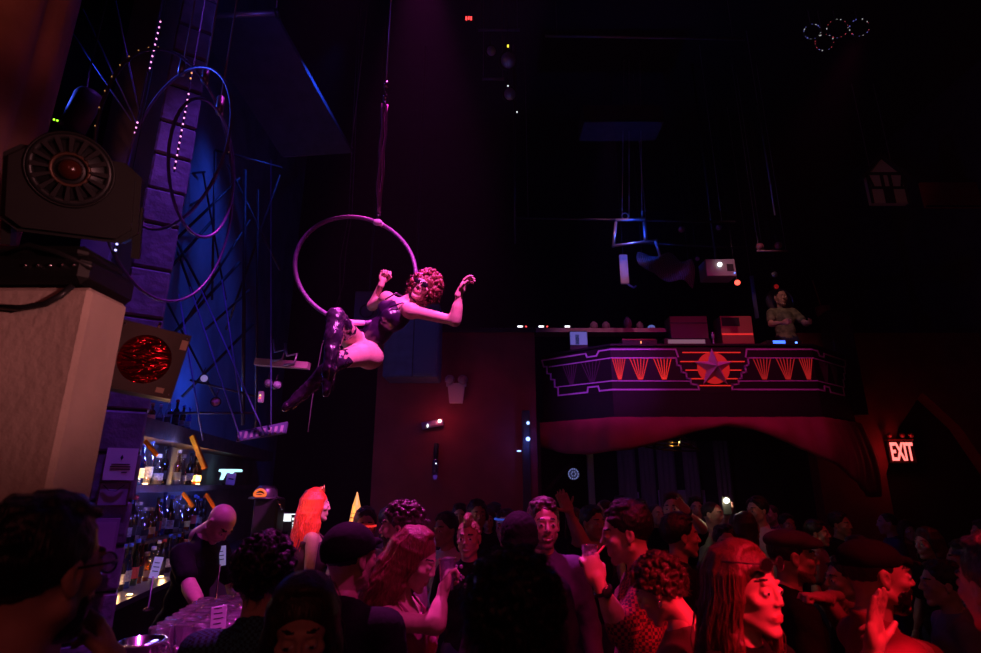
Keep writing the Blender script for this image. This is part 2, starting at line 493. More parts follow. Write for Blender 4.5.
def strands(n, length, rnd, jit=.0, segs=7):
    """locks that leave the parting, follow the skull and fall in waves"""
    out = []
    for i in range(n):
        ang = R(-122 + 244 * i / (n - 1)) + rnd.uniform(-.06, .06)
        dx, dy = math.sin(ang), -math.cos(ang); L = length * rnd.uniform(.8, 1.1); ph = math.floor(i / 4) * 1.3
        jx = rnd.normal(size=3) * jit
        st = rnd.uniform(.0, .5)
        sy = -.01 + dy * .045 * st + .04 * (1 - st)
        ell = lambda x, y: np.array((x, y, .041 + .089 * math.sqrt(max(.02, 1 - (x / .082) ** 2 - ((y + .02) / .098) ** 2))))
        pts = [ell(dx * .012, sy) + jx * .4, ell(dx * .045, sy * .5 + (-.012 + dy * .05) * .5) + jx * .6, ell(dx * .066, -.014 + dy * .072) + jx, np.array((dx * .087, -.022 + dy * .102, .045)) + jx, np.array((dx * .091, -.026 + dy * .106, -.02)) + jx]
        for q in range(1, segs + 1):
            wv = .010 * math.sin(q * 1.35 + ph) * min(1, q / 2)
            sp = .093 + .010 * min(1, q / 3)
            pts.append(np.array((dx * sp + wv * dy, -.032 + dy * .108 + wv * dx - .004 * q, -.02 - L * q / segs)) + jx * (1 + q * .12))
        out.append(pts)
    return out

def hair_mesh(kind, h, seed=0, length=.25, fz=0):
    rnd = np.random.default_rng(seed + 11)
    line = lambda z0, sl: ((0, sl, -1), (0, 0, z0))       # keeps z above z0 + sl*y
    if kind in ('short', 'buzz', 'thin'):
        g = {'short': .012, 'buzz': .004, 'thin': .007}[kind]
        if kind == 'thin': pr = [('e', (0, -.028, .02), (.078 + g, .088 + g, .082 + g))]
        else: pr = [('e', (0, -.03 if kind == 'short' else -.02, .04 if kind == 'short' else .034), (.0755 + g, .09 + g, .082 + g))]
        if kind == 'short':
            for i in range(46):
                a, b = rnd.uniform(-1, 1), rnd.uniform(-1, .95)
                q = np.array((.055 * a, -.02 + .075 * b, .04 + .092 * math.sqrt(max(.05, 1 - a * a * .5 - b * b * .62))))
                pr.append(('e', q, np.array((.02, .026, .011)) * rnd.uniform(.7, 1.1), None, .01))
        V, F = soft(pr, h, .012, [line(.002, .62), ((0, 1, .35), (0, .085, .06))], sines(.002 if kind == 'short' else .001, 140, seed), pad=.03)
    elif kind == 'mohawk':
        pr = [('e', (0, .06 - .03 * i, .118 + .012 * math.sin(i * 1.1) - .016 * max(0, i - 3)), (.026, .03, .04)) for i in range(6)] + [('e', (0, -.017, .03), (.079, .1, .089))]
        V, F = soft(pr, h, .012, [line(.02, .8)], sines(.005, 130, seed), pad=.02)
    elif kind == 'curly':
        pr = [('e', (0, -.02, .03), (.085, .104, .094))]
        for i in range(420):
            d = rnd.normal(size=3); d /= np.linalg.norm(d)
            p = np.array((0, -.02, .03)) + d * np.array((.094, .112, .104)) * rnd.uniform(.93, 1.07)
            if p[2] < -.0 + .8 * p[1] or p[2] < -.11: continue
            pr.append(('e', p, np.full(3, rnd.uniform(.007, .015)), None, .004))
        V, F = soft(pr, h, .012, [line(-.005, .85)], sines(.002, 210, seed), pad=.04)
    elif kind in ('long', 'bob'):
        pr = [('e', (0, -.02, .037), (.082, .098, .088))]
        for pts in strands(52, length, rnd):
            for a, b in zip(pts[:-1], pts[1:]): pr.append(('c', a, b, .011, .0105, .006))
        V, F = soft(pr, h, .012, [], None, pad=.04)
    elif kind == 'perm':                                    # short loose curls, chin length
        pr = [('e', (0, -.02, .03), (.088, .106, .095))]
        for i in range(380):
            d = rnd.normal(size=3); d /= np.linalg.norm(d)
            p = np.array((0, -.028, .012)) + d * np.array((.105, .112, .125)) * rnd.uniform(.9, 1.12)
            if p[1] > .045 and p[2] < .075: continue
            pr.append(('e', p, np.full(3, rnd.uniform(.009, .018)), None, .005))
        V, F = soft(pr, h, .01, [], sines(.003, 180, seed), pad=.04)
        c = V[F].mean(1)
    parts = [(V, F, 0)]
    if fz:
        cl = (lambda p: p[2] > -.02 + .85 * p[1]) if kind in ('curly', 'short') else (lambda p: not (p[1] > .04 and p[2] < .07))
        rad = (.1, .118, .11) if kind in ('curly', 'perm') else (.088, .108, .1)
        fv, ff = fuzz(fz, (0, -.02, .03), rad, .05 if kind in ('curly', 'perm', 'long') else .022, .0011, rnd, cl)
        parts.append((fv, np.array(ff), 0))
    return join(parts)

SK = {'light': (.62, .38, .29), 'mid': (.48, .28, .19), 'dark': (.22, .12, .08)}
def skin(t): return mat('skin_' + t, SK[t], .48, noise=.12, nscale=30, spec=.4)
HAIRC = {'black': (.012, .010, .010), 'brown': (.045, .024, .016), 'auburn': (.20, .045, .03), 'red': (.85, .10, .03), 'chestnut': (.11, .035, .025), 'blond': (.42, .27, .13), 'grey': (.3, .28, .27)}
def hairm(c):
    nm = 'hair_' + c
    if nm in MATS: return MATS[nm]
    m = mat(nm, HAIRC[c], .38, spec=.5); nt = m.node_tree; b = nt.nodes['Principled BSDF']
    tc = nt.nodes.new('ShaderNodeTexCoord'); mp = nt.nodes.new('ShaderNodeMapping'); mp.inputs['Scale'].default_value = (1, 1, .13)
    n = nt.nodes.new('ShaderNodeTexNoise'); n.inputs['Scale'].default_value = 190; n.inputs['Detail'].default_value = 3; n.inputs['Distortion'].default_value = .6
    r = nt.nodes.new('ShaderNodeValToRGB'); r.color_ramp.elements[0].position = .3; r.color_ramp.elements[1].position = .7
    r.color_ramp.elements[0].color = (*[x * .45 for x in HAIRC[c]], 1); r.color_ramp.elements[1].color = (*[min(1, x * 1.25) for x in HAIRC[c]], 1)
    bp = nt.nodes.new('ShaderNodeBump'); bp.inputs['Strength'].default_value = .7; bp.inputs['Distance'].default_value = .006
    nt.links.new(tc.outputs['Object'], mp.inputs[0]); nt.links.new(mp.outputs[0], n.inputs['Vector']); nt.links.new(n.outputs['Fac'], r.inputs['Fac']); nt.links.new(r.outputs['Color'], b.inputs['Base Color'])
    nt.links.new(n.outputs['Fac'], bp.inputs['Height']); nt.links.new(bp.outputs[0], b.inputs['Normal'])
    return m
def cloth(n, c, rough=.85, **k): return mat('cloth_' + n, c, rough, noise=k.pop('noise', .2), nscale=14, bump=.35, bscale=k.pop('bs', 18), **k)
EYE_W = mat('eye_white', (.75, .72, .7), .25); DARKM = mat('iris_and_brow', (.02, .014, .012), .4)
LIPS = mat('lips', (.45, .13, .12), .4); TEETH = mat('teeth', (.8, .78, .72), .3)
DENIM = cloth('denim', (.03, .045, .1)); BLACKC = cloth('black', (.007, .007, .008), spec=.12); LEATHER = mat('shoe_leather', (.02, .018, .018), .45)

def rotm(yaw=0, pitch=0, roll=0):
    return Matrix.Rotation(R(yaw), 4, 'Z') @ Matrix.Rotation(R(-pitch), 4, 'X') @ Matrix.Rotation(R(roll), 4, 'Y')

PEOPLE = []
def person(label, px, py, Y, face, sex='m', skn='light', hair='short', hc='brown', top=None, sleeve='short', bottom=None, smile=False, arms=None, hy=0, hp=0, hr=0, lean=0,
           h=.018, hh=.0065, length=.25, fz=0, beard=None, stubble=None, seed=0, build=1.0, group=None, hs=1.0, neck_z=None, crop=None, straps=False, base=0.0, H=None, world_xy=None, flat_hair=None):
    """px, py: where the crown of the head shows, Y: how far away; face: heading in degrees (0 right, 90 away, 180 left, -90 towards the photographer)"""
    p = at(px, py, Y)
    p.z -= {'short': .018, 'curly': .032, 'long': .022, 'bob': .022, 'mohawk': .045, 'buzz': .006}.get(hair, 0)
    H = H or (p.z - base)
    fem = sex == 'f'
    yaw = R(face - 90)
    # crown offset caused by leaning and by the tilted head, so that the crown stays where the photograph has it
    s = H / 1.75
    Lm = Matrix.Translation((0, 0, .98)) @ Matrix.Rotation(R(-lean), 4, 'X') @ Matrix.Translation((0, 0, -.98))
    hm_local = Lm @ Matrix.Translation((0, .012, 1.555)) @ rotm(hy, hp, hr) @ Matrix.Translation((0, .01, .085)) @ Matrix.Diagonal((hs, hs, hs, 1))
    crown = hm_local @ Vector((0, -.01, .112))
    sc = (p.z - base) / crown.z if lean or abs(hp) > 12 or abs(hr) > 12 else s
    if H and lean: sc = (p.z - base) / crown.z
    Rz = Matrix.Rotation(yaw, 4, 'Z')
    off = Rz @ Vector((crown.x * sc, crown.y * sc, 0))
    root = empty('person', (p.x - off.x, p.y - off.y, base), yaw)
    tag(root, label, 'person', group)
    PEOPLE.append(root)
    Mw = Matrix.Translation(root.location) @ Rz
    inv = Mw.inverted()
    s = sc
    L = lambda q: np.array(Lm @ Vector(q)) * s
    G = lambda q: np.array(q, float) * s
    shx = (.148 if fem else .172) * build; hipw = (.10 if fem else .088) * build
    Jn = {}
    for sd in (-1, 1):
        n = 'R' if sd > 0 else 'L'
        Jn['sh' + n] = L((sd * shx, -.01, 1.412)); Jn['hip' + n] = G((sd * hipw, 0, .93)); Jn['kn' + n] = G((sd * .105, .015, .5)); Jn['an' + n] = G((sd * .11, -.02, .085))
        spec = (arms or {}).get(n, 'down')
        if isinstance(spec, str):
            e, w = {'down': ((.235, -.03, 1.13), (.245, .07, .89)), 'drink': ((.25, .04, 1.13), (.1, .27, 1.27)), 'up': ((.3, .12, 1.52), (.24, .14, 1.78)),
                    'chest': ((.25, .06, 1.14), (.08, .26, 1.2)), 'bar': ((.26, .14, 1.17), (.2, .4, 1.12))}[spec]
            spec = dict(e=L((sd * e[0], e[1], e[2])) , w=L((sd * w[0], w[1], w[2])), pose='grip' if spec == 'drink' else ('open' if spec == 'up' else 'relax'),
                        palm=(0, 1, 0) if spec == 'up' else (-sd, .2, 0))
        else:
            spec = dict(spec)
            for q in ('e', 'w'): spec[q] = np.array(inv @ Vector(spec[q]))
            for q in ('palm', 'hd'):
                if q in spec: spec[q] = np.array(Rz.inverted() @ Vector(spec[q]))
        Jn['arm' + n] = spec
    def limbs(g, torso=True, legs=True, armfrac=1.0, k=1.0):
        """g: extra thickness"""
        pr = []
        b = build
        if torso:
            pr += [('e', L((0, 0, .97)), np.array((.155 * b + (.012 if fem else 0), .105 * b, .115)) * s + g, None), ('e', L((0, .005, 1.12)), np.array((.125 * b if fem else .142 * b, .095 * b, .13)) * s + g, None),
                   ('e', L((0, 0, 1.3)), np.array((.15 * b if fem else .158 * b, .105 * b, .15)) * s + g, None), ('c', L((-shx * .8, -.015, 1.41)), L((shx * .8, -.015, 1.41)), .053 * s + g, .053 * s + g),
                   ('c', L((0, -.02, 1.4)), L((0, -.02, 1.5)), .075 * s + g * .6, .058 * s + g * .6)]
            if fem: pr += [('e', L((sd * .07, .075, 1.275)), np.full(3, .052 * s) + g, None) for sd in (-1, 1)]
        for n in 'RL':
            if armfrac > 0:
                sp = Jn['arm' + n]; a, e, w = Jn['sh' + n], sp['e'], sp['w']; tk = (.86 if fem else 1) * b * s
                if armfrac <= .5:
                    e2 = a + (e - a) * armfrac * 2; pr.append(('c', a, e2, .052 * tk + g, .045 * tk + g * 1.4))
                else:
                    f2 = (armfrac - .5) * 2
                    pr += [('c', a, e, .051 * tk + g, .038 * tk + g), ('c', e, e + (w - e) * f2, .039 * tk + g, (.026 + .012 * (1 - f2)) * tk + g)]
                    if g == 0: pr.append(('c', e + (w - e) * .15, e + (w - e) * .45, .04 * tk, .036 * tk))
            if legs:
                hp_, kn, an = Jn['hip' + n], Jn['kn' + n], Jn['an' + n]
                pr += [('c', hp_, kn, .086 * b * s + g, .056 * s + g), ('c', kn, an, .054 * s + g, .036 * s + g * 1.6), ('e', kn * .65 + an * .35 + G((0, -.02, 0)), np.array((.048, .052, .1)) * s + g, None)]
                if g == 0: pr.append(('c', an + G((0, .0, -.04)), an + G((.01, .13, -.055)), .034 * s, .025 * s))
        return pr
    parts = []
    V, F = soft(limbs(0), h, .03)
    parts.append((V, F, 0))
    hV, hF, hmi = head_mesh(('f' if fem else 'm') + ('smile' if smile else '') + ('stubble' if stubble else ''), hh)
    HM = Matrix.Scale(s, 4) @ hm_local
    parts.append((xf(HM, hV), hF, hmi))
    ground = G((0, 0, 0))
    for n in 'RL':
        sp = Jn['arm' + n]; z = Vector(sp.get('hd', sp['w'] - sp['e'])).normalized(); y = Vector(sp.get('palm', (0, 1, 0)))
        y = (y - z * y.dot(z)).normalized(); x = y.cross(z)
        hv, hf = hand_mesh(sp['pose'], .0055 if Y < 3 else .008)
        hv = hv * np.array((1 if n == 'R' else -1, 1, 1)) * (s * (.92 if fem else 1.0))
        if n == 'L': hf = hf[:, ::-1]
        Mh = Matrix((x, y, z)).transposed()
        parts.append((hv @ np.array(Mh).T + sp['w'], hf, 0))
        sp['M'] = Mh
    V, F, mi = join(parts)
    npmesh('body', V, F, [skin(skn), EYE_W, DARKM, LIPS, TEETH] + ([skin(skn)] if not stubble else []) + ([mat('stubble_' + stubble, tuple(.45 * a + .55 * b for a, b in zip(SK[skn], HAIRC[stubble])), .7, noise=.5, nscale=120)] if stubble else []) + [mat('lip_' + skn, tuple(a * f for a, f in zip(SK[skn], (.8, .62, .62))), .45)], mi, root)
    # clothes
    if top is not None:
        fr = {'none': 0.0, 'short': .32, 'long': .98, 'three': .7, 'roll': .6}[sleeve]
        g = .014 if sleeve != 'long' else .019
        cl = [((0, 0, -1), L((0, 0, .86 if crop is None else crop)))]
        nz = neck_z or (1.505 if sleeve != 'none' else 1.40)
        up = np.array((Lm.to_3x3() @ Vector((0, .35 if sleeve != 'none' else .1, 1))))
        cl.append((up, L((0, 0, nz))))
        V, F = soft(limbs(g, True, False, fr), h * .95, .022, cl, sines(.003, 38, seed))
        sh = npmesh('shirt' if sleeve != 'long' else 'jacket', V, F, [top], None, root)
        if straps:
            mb = MB()
            for sd in (-1, 1):
                mb.tube([L((sd * .08, .11, 1.3)), L((sd * .085, .075, 1.42)), L((sd * .085, .0, 1.49)), L((sd * .08, -.09, 1.42)), L((sd * .07, -.115, 1.3))], .006, 6)
            mb.build('strap', top, sh)
    V, F = soft([p_ for p_ in limbs(.013, False, True, 0)] + [('e', L((0, 0, .96)), np.array((.155 * build, .107 * build, .12)) * s + .012, None)], h * 1.1, .022, [((0, 0, 1), G((0, 0, 1.02))), ((0, 0, -1), G((0, 0, .03)))], sines(.003, 30, seed))
    npmesh('trousers', V, F, [bottom or DENIM], None, root)
    for n in 'RL':
        an = Jn['an' + n]
        V, F = soft([('c', an + G((0, -.035, -.045)), an + G((0, .14, -.055)), .044 * s, .034 * s), ('c', an + G((0, -.01, -.03)), an + G((0, -.01, .02)), .048 * s, .046 * s)], .013, .015, [((0, 0, -1), (0, 0, .004))])
        npmesh('shoe', V, F, [LEATHER], None, root)
    if hair:
        V, F, _ = None, None, None
        hV = hair_mesh(hair, hh, seed, length, 0)
        npmesh('hair', xf(HM, hV[0]), hV[1], [hairm(hc)], None, root)
        if fz:
            rnd = np.random.default_rng(seed)
            if hair in ('long', 'bob'):
                mb = MB()
                for pts in strands(fz, length, rnd, .006): mb.tube(pts, [.0016] * (len(pts) - 1) + [.0006], 3, cap=False)
                fv, ff = np.array(mb.v), mb.f
            else:
                cl = (lambda q: q[2] > -.01 + .8 * q[1])
                rad = (.096, .116, .108) if hair in ('curly', 'perm') else (.083, .098, .096)
                fv, ff = fuzz(fz, (0, -.026, .034), rad, .035 if hair != 'short' else .016, .0011, rnd, cl)
            npmesh('loose_hair', xf(HM, fv), np.array(ff), [hairm(hc)], None, root)['kind'] = 'stuff'
    if beard:
        pr = [('e', (0, .03, -.056), (.0605, .062, .07)), ('e', (0, .064, -.107), (.031, .025, .022)), ('c', (-.02, .089, -.051), (.02, .089, -.051), .006, .006)]
        pr.append(('-e', (0, .1, -.068), (.03, .035, .014), None, .004))
        V, F = soft(pr, hh, .008, [((0, -.25, 1), (0, .04, -.044)), ((0, -1, 0), (0, .0, 0))], sines(.0025, 150, seed), pad=.02)
        c = V[F].mean(1)
        npmesh('beard', xf(HM, V), F, [hairm(beard)], None, root)
    root_info = dict(root=root, HM=HM, MwHM=Mw @ HM, J=Jn, Mw=Mw, s=s)
    return root_info

def head_part(pi, name, mb, m, smooth=True):
    o = mb.build(name, m, None, smooth)
    o.data.transform(pi['HM']); o.parent = pi['root']
    return o

def soft_part(pi, name, prims, h, k, m, clips=(), noise=None):
    V, F = soft(prims, h, k, clips, noise)
    return npmesh(name, xf(pi['HM'], V), F, [m], None, pi['root'])

def glasses(pi, m, lens=None, up=False):
    mb = MB(); dz = .075 if up else .004; dy = -.005 if up else 0
    for sd in (-1, 1):
        mb.tube([(sd * .033 + .024 * math.cos(a), .108 + dy - abs(sd * .033 + .024 * math.cos(a)) * .15, dz + .019 * math.sin(a)) for a in [2 * math.pi * i / 18 for i in range(18)]], .0022, 5, closed=True)
        mb.tube([(sd * .057, .1 + dy, dz + .005), (sd * .078, .07, dz + .006), (sd * .084, -.01, dz + .006)], .0022, 5)
    mb.tube([(-.01, .107 + dy, dz), (0, .11 + dy, dz + .003), (.01, .107 + dy, dz)], .0022, 5)
    g = head_part(pi, 'glasses', mb, m)
    ml = MB()
    for sd in (-1, 1):
        ml.prism([(.023 * math.cos(2 * math.pi * i / 16), .018 * math.sin(2 * math.pi * i / 16)) for i in range(16)], -.0008, .0008, (1, -sd * .15, 0), (0, 0, 1), (0, 1, 0), (sd * .033, .103 + dy, dz))
    l = ml.build('lens', lens or glassy('lens_glass', (.9, .9, .9)), None)
    l.data.transform(pi['HM']); l.parent = g
    return g

# ------------------------------------------------------------------ the shell
PLASTER_DARK = mat('dark_paint', (.05, .04, .05), .8, noise=.35, nscale=3, bump=.2, bscale=20)
BLACKP = mat('black_paint', (.018, .016, .02), .8, noise=.3, nscale=4)
REDWALL = mat('red_wall_paint', (.24, .035, .05), .75, noise=.25, nscale=2.5, bump=.15, bscale=14)
BLUEWALL = mat('grey_wall_paint', (.22, .24, .28), .8, noise=.4, nscale=2.0, bump=.3, bscale=9)
FLOORM = mat('dark_floor_boards', (.06, .045, .04), .45, noise=.4, nscale=5, bump=.1)
STEEL = mat('black_steel', (.05, .05, .055), .45, metal=.6, noise=.2)
PIPE = mat('grey_steel_pipe', (.35, .35, .38), .4, metal=.8, noise=.2)
ROPE = mat('rope', (.3, .27, .25), .8, bump=.4, bscale=200)
BLK = mat('black_plastic', (.02, .02, .022), .38, noise=.2)
WOOD = mat('dark_wood', (.12, .06, .035), .55, noise=.5, nscale=9, bump=.2)
WOODL = mat('pine_wood', (.5, .28, .12), .55, noise=.35, nscale=9)
PAPER = mat('white_paper', (.8, .8, .82), .7)
INK = mat('ink', (.03, .03, .05), .7)
CHROME = mat('chrome', (.75, .75, .78), .12, metal=1.0)
WHITEP = mat('white_plastic', (.7, .7, .7), .5)

def struct(name, mb, m, parent=None):
    o = mb.build(name, m, parent)
    if parent is None: o['kind'] = 'structure'
    return o

struct('floor', MB().box((-7, -3, -.1), (9, 14, 0)), FLOORM)
struct('ceiling', MB().box((-7, -3, 9.0), (9, 14, 9.2)), BLACKP)
struct('wall_right', MB().box((8.6, -3, 0), (8.8, 14, 9.0)), PLASTER_DARK)
struct('wall_back', MB().box((-7, 13.6, 0), (9, 13.8, 9.0)), BLACKP)
struct('wall_front', MB().box((-7, -3, 0), (9, -2.8, 9.0)), PLASTER_DARK)
struct('wall_left', MB().box((-7, -3, 0), (-6.8, 14, 9.0)), PLASTER_DARK)

# bar frame: u runs along the back bar away from the camera, n towards the room
B0 = Vector((-2.85, 4.2, 0)); BU = Vector((-.17, .985, 0)); BN = Vector((.985, .17, 0))
BM = Matrix(((BU.x, -BN.x, 0, B0.x), (BU.y, -BN.y, 0, B0.y), (0, 0, 1, 0), (0, 0, 0, 1)))       # local x = u, local -y = n
def bar(u, n, z): return B0 + BU * u + BN * n + Vector((0, 0, z))
def barbox(mb, u0, u1, n0, n1, z0, z1, mi=0): return mb.box((u0, -n1, z0), (u1, -n0, z1), mi, BM)
struct('wall_left', barbox(MB(), -.5, 6.2, -.2, 0, 0, 9.0), BLUEWALL)
struct('wall_left', MB().box((-6.8, 4.0, 0), (-2.95, 4.2, 9.0)), PLASTER_DARK)
# red wall between the bar and the balcony; platform behind it
struct('wall_back', MB().box((-1.66, 8.0, 0), (.66, 9.05, 4.02)), REDWALL)
struct('trim_1', MB().box((-1.7, 7.97, 4.02), (.68, 8.3, 4.08)), BLACKP)
for k, z in enumerate((.12,)):
    struct('baseboard_back', MB().box((-1.66, 7.975, 0), (.66, 8.0, .12)), BLACKP)
# wall with the dark pointed arch, right of the balcony
arch = [(-1.6, 0), (-1.6, 4.4), (3.0, 4.4), (3.0, 0), (1.25, 0), (1.25, 2.0), (.9, 2.75), (.38, 3.35), (-.14, 2.75), (-.5, 2.0), (-.5, 0)]
mb = MB(); O = Vector((7.0, 9.4, 0))
def quad(poly): mb.prism(poly, 0, .25, (1, 0, 0), (0, 0, 1), (0, 1, 0), O)
quad([(-1.6, 0), (-.5, 0), (-.5, 2.0), (-.14, 2.75), (.38, 3.35), (.38, 4.4), (-1.6, 4.4)])
quad([(1.7, 0), (1.7, 4.4), (.38, 4.4), (.38, 3.35), (.9, 2.75), (1.25, 2.0), (1.25, 0)])
struct('wall_back', mb, REDWALL)
struct('door_1', MB().box((6.2, 9.7, 0), (8.6, 9.76, 3.4)), BLACKP)

# near pier, round plaster column above it
PLASTER = mat('cream_plaster', (.62, .48, .40), .8, noise=.18, nscale=5, bump=.25, bscale=30)
pier = struct('trim_2', MB().rbox((-2.175, 1.586, 1.185), (2.05, .172, 2.37), .012), PLASTER)
mb = MB(); prof = []
n = 72; cz = [2.2, 2.3, 5.0, 6.2, 9.0]; vs = []; fs = []
for z in cz:
    for k in range(n):
        a = 2 * math.pi * k / n
        fl = .5 + .5 * math.cos(a * 9)
        r = .33 - .035 * (fl ** 4)
        vs.append((-2.34 + r * math.cos(a), 2.05 + r * math.sin(a), z))
for i in range(len(cz) - 1):
    for k in range(n):
        l = (k + 1) % n; fs.append((i * n + k, i * n + l, (i + 1) * n + l, (i + 1) * n + k))
mb.add(vs, fs)
mb.torus((-2.34, 2.05, 4.42), .34, .05, n=48)
colp = mb.build('plaster_column', mat('russet_plaster', (.36, .17, .14), .8, noise=.3, nscale=4, bump=.25, bscale=24), None, True); colp['kind'] = 'structure'

# stone column at the near end of the bar, one block per course
CF = Vector((-2.40, 3.66, 0)); cx = Vector((math.cos(R(33)), math.sin(R(33)), 0)); cn = Vector((math.sin(R(33)), -math.cos(R(33)), 0))
CM = Matrix(((cx.x, -cn.x, 0, CF.x), (cx.y, -cn.y, 0, CF.y), (0, 0, 1, 0), (0, 0, 0, 1)))        # local x across the face, -y towards the camera
STONE = mat('grey_stone', (.24, .22, .25), .85, noise=.45, nscale=7, bump=.6, bscale=16)
colb = tag(empty('stone_column', CF), kind='structure')
mort = MB().box((-.115, .012, 0), (.115, .24, 9.0), 0, CM).build('mortar_core', PLASTER_DARK); mort.parent = colb; mort.matrix_parent_inverse = Matrix.Translation(-CF)
z = 0.0; i = 0
while z < 8.9:
    hgt = random.uniform(.26, .36); w = random.uniform(-.006, .006)
    b = MB().rbox((w, .12 + w, z + hgt / 2 - .006), (.25, .245, hgt - .012), .014, 0, CM).build('block', STONE)
    b.parent = colb; b.matrix_parent_inverse = Matrix.Translation(-CF)
    z += hgt

def on_column(name, label, cat, a0, a1, z0, z1, m, d=.02):
    o = MB().box((a0, -d - .012, z0), (a1, -.012, z1), 0, CM).build(name, m)
    return tag(o, label, cat)
p = on_column('paper_notice', 'white printed notice taped to the violet stone column', 'notice', -.065, .105, 1.85, 2.05, PAPER, .006)
mb = MB()
mb.prism([(0, -.018), (.009, 0), (0, .018), (-.009, 0)], -.0205, -.019, cx, (0, 0, 1), -cn, CF + cx * .02 + Vector((0, 0, 1.99)) + cn * 0)
for k, (w, zz) in enumerate(((.05, 1.945), (.055, 1.93), (.055, 1.915), (.018, 1.895))):
    mb.box((.02 - w if k < 3 else .03, -.0205, zz), (.02 + w if k < 3 else .06, -.019, zz + .006), 0, CM)
o = mb.build('print', INK, p)
o = on_column('framed_notice', 'small dark-framed placard below the white notice on the stone column', 'placard', -.07, .09, 1.70, 1.83, mat('placard_print', (.35, .3, .4), .6), .01)
mb = MB()
for a in ((-.075, -.065, 1.69, 1.84), (.085, .095, 1.69, 1.84), (-.075, .095, 1.69, 1.70), (-.075, .095, 1.83, 1.84)):
    mb.box((a[0], -.03, a[2]), (a[1], -.012, a[3]), 0, CM)
mb.build('frame', WOOD, o)
mb = MB().tube([CF + cx * q + cn * .034 + Vector((0, 0, zz)) for q, zz in ((-.05, 1.82), (-.02, 1.79), (.02, 1.785), (.06, 1.82))], .004, 6)
mb.build('hanging_cord', BLK, o)
o = on_column('metal_box', 'plain box mounted low on the violet stone column', 'box', -.07, .07, 1.28, 1.62, mat('violet_box_paint', (.3, .24, .34), .6, noise=.2), .05)
MB().box((-.055, -.068, 1.3), (.055, -.061, 1.6), 0, CM).build('cover', mat('box_cover', (.34, .28, .38), .5), o)

# LED strips running down the column
LEDP = glow('led_pink', (1.0, .30, .75), 2.4); LEDW = glow('led_warm', (1.0, .35, .12), 1.6); LEDB = glow('led_violet', (.45, .4, 1.0), 2.5)
def led_strip(label, p0, p1, Y, n, m):
    a, b = at(*p0, Y), at(*p1, Y)
    t = thing('led_strip', label, 'light strip', b, group='pixel strips on the column')
    MB().tube([a - b, (b - b)], .006, 6).build('strip', BLK, t); MB().tube([a - b, Vector((a.x - b.x, a.y - b.y, 9.0 - b.z))], .002, 4).build('hanger_wire', BLK, t)
    me = None
    for i in range(n):
        q = a + (b - a) * ((i + .5) / n)
        if me is None:
            o = MB().ball((0, 0, 0), .006, 8).build('led', m, t); me = o.data
        else:
            o = bpy.data.objects.new('led', me); C.objects.link(o); o.parent = t
        o.location = q - b + Vector((.006, -.01, 0))
led_strip('dotted pink light strip highest on the violet column', (161, 20), (149, 72), 3.3, 9, LEDP)
led_strip('long dotted pink light strip inside the hanging hoops', (189, 92), (174, 172), 3.3, 13, LEDP)
led_strip('short amber light strip above the long pink strip', (193, 66), (190, 82), 3.3, 3, LEDW)
led_strip('short bright light strip behind the black fan lamp', (138, 121), (131, 152), 3.0, 6, LEDP)
led_strip('short pale light strip below the black fan lamp', (119, 236), (115, 254), 2.4, 3, LEDB)

# big hoops hung from the ceiling beside the column
HOOPM = mat('hoop_tape', (.16, .16, .5), .35, noise=.3, nscale=20)
def hoop(label, px, py, Y, hpx, ratio, r, m, sgn=1, top=None, leds=0, tilt=0.0):
    c = at(px, py, Y); rad = hpx / 2 * (Y / .87) / FPX
    view = math.atan2(c.x, c.y)                       # sight direction
    ph = -view + sgn * math.acos(ratio)
    hdir = Vector((math.cos(ph), math.sin(ph), 0)); vd = Vector((tilt, 0, 1)).normalized()
    t = thing('aerial_hoop', label, 'hoop', c - vd * rad, group='hoops hung beside the column')
    o = c - vd * rad
    pts = [c - o + hdir * rad * math.sin(a) + vd * rad * math.cos(a) for a in [2 * math.pi * i / 64 for i in range(64)]]
    MB().tube(pts, r, 8, closed=True).build('ring', m, t, True)
    tp = c - o + vd * rad
    MB().tube([tp, tp + Vector((-.02, .03, .12))], .02, 8).build('hook', PIPE, t, True)
    MB().tube([tp + Vector((-.02, .03, .1)), Vector((tp.x - .05, tp.y + .1, 9.0 - o.z))], .005, 5).build('rope', ROPE, t)
    me = None
    for i in range(leds):
        a = -1.75 + i * 2.5 / max(1, leds - 1)
        q = c - o + (hdir * math.sin(a) + vd * math.cos(a)) * rad + Vector((0, -r * 1.3, 0))
        if me is None:
            l = MB().ball((0, 0, 0), .0026, 6).build('led', glow('led_faint', (1, .45, .15), .7), t); me = l.data
        else:
            l = bpy.data.objects.new('led', me); C.objects.link(l); l.parent = t
        l.location = q
hoop('narrow blue-lit hoop hanging lowest on the room side of the column', 205, 170, 2.55, 131, .45, .0075, HOOPM, 1, tilt=.08)
hoop('largest dark hoop dotted with tiny amber lights around the column', 178, 182, 2.75, 234, .5, .008, mat('hoop_black', (.06, .05, .14), .4), 1, leds=20, tilt=.08)
hoop('middle-sized blue-lit hoop crossing the largest hoop', 175, 147, 2.62, 176, .45, .008, HOOPM, -1, tilt=-.08)

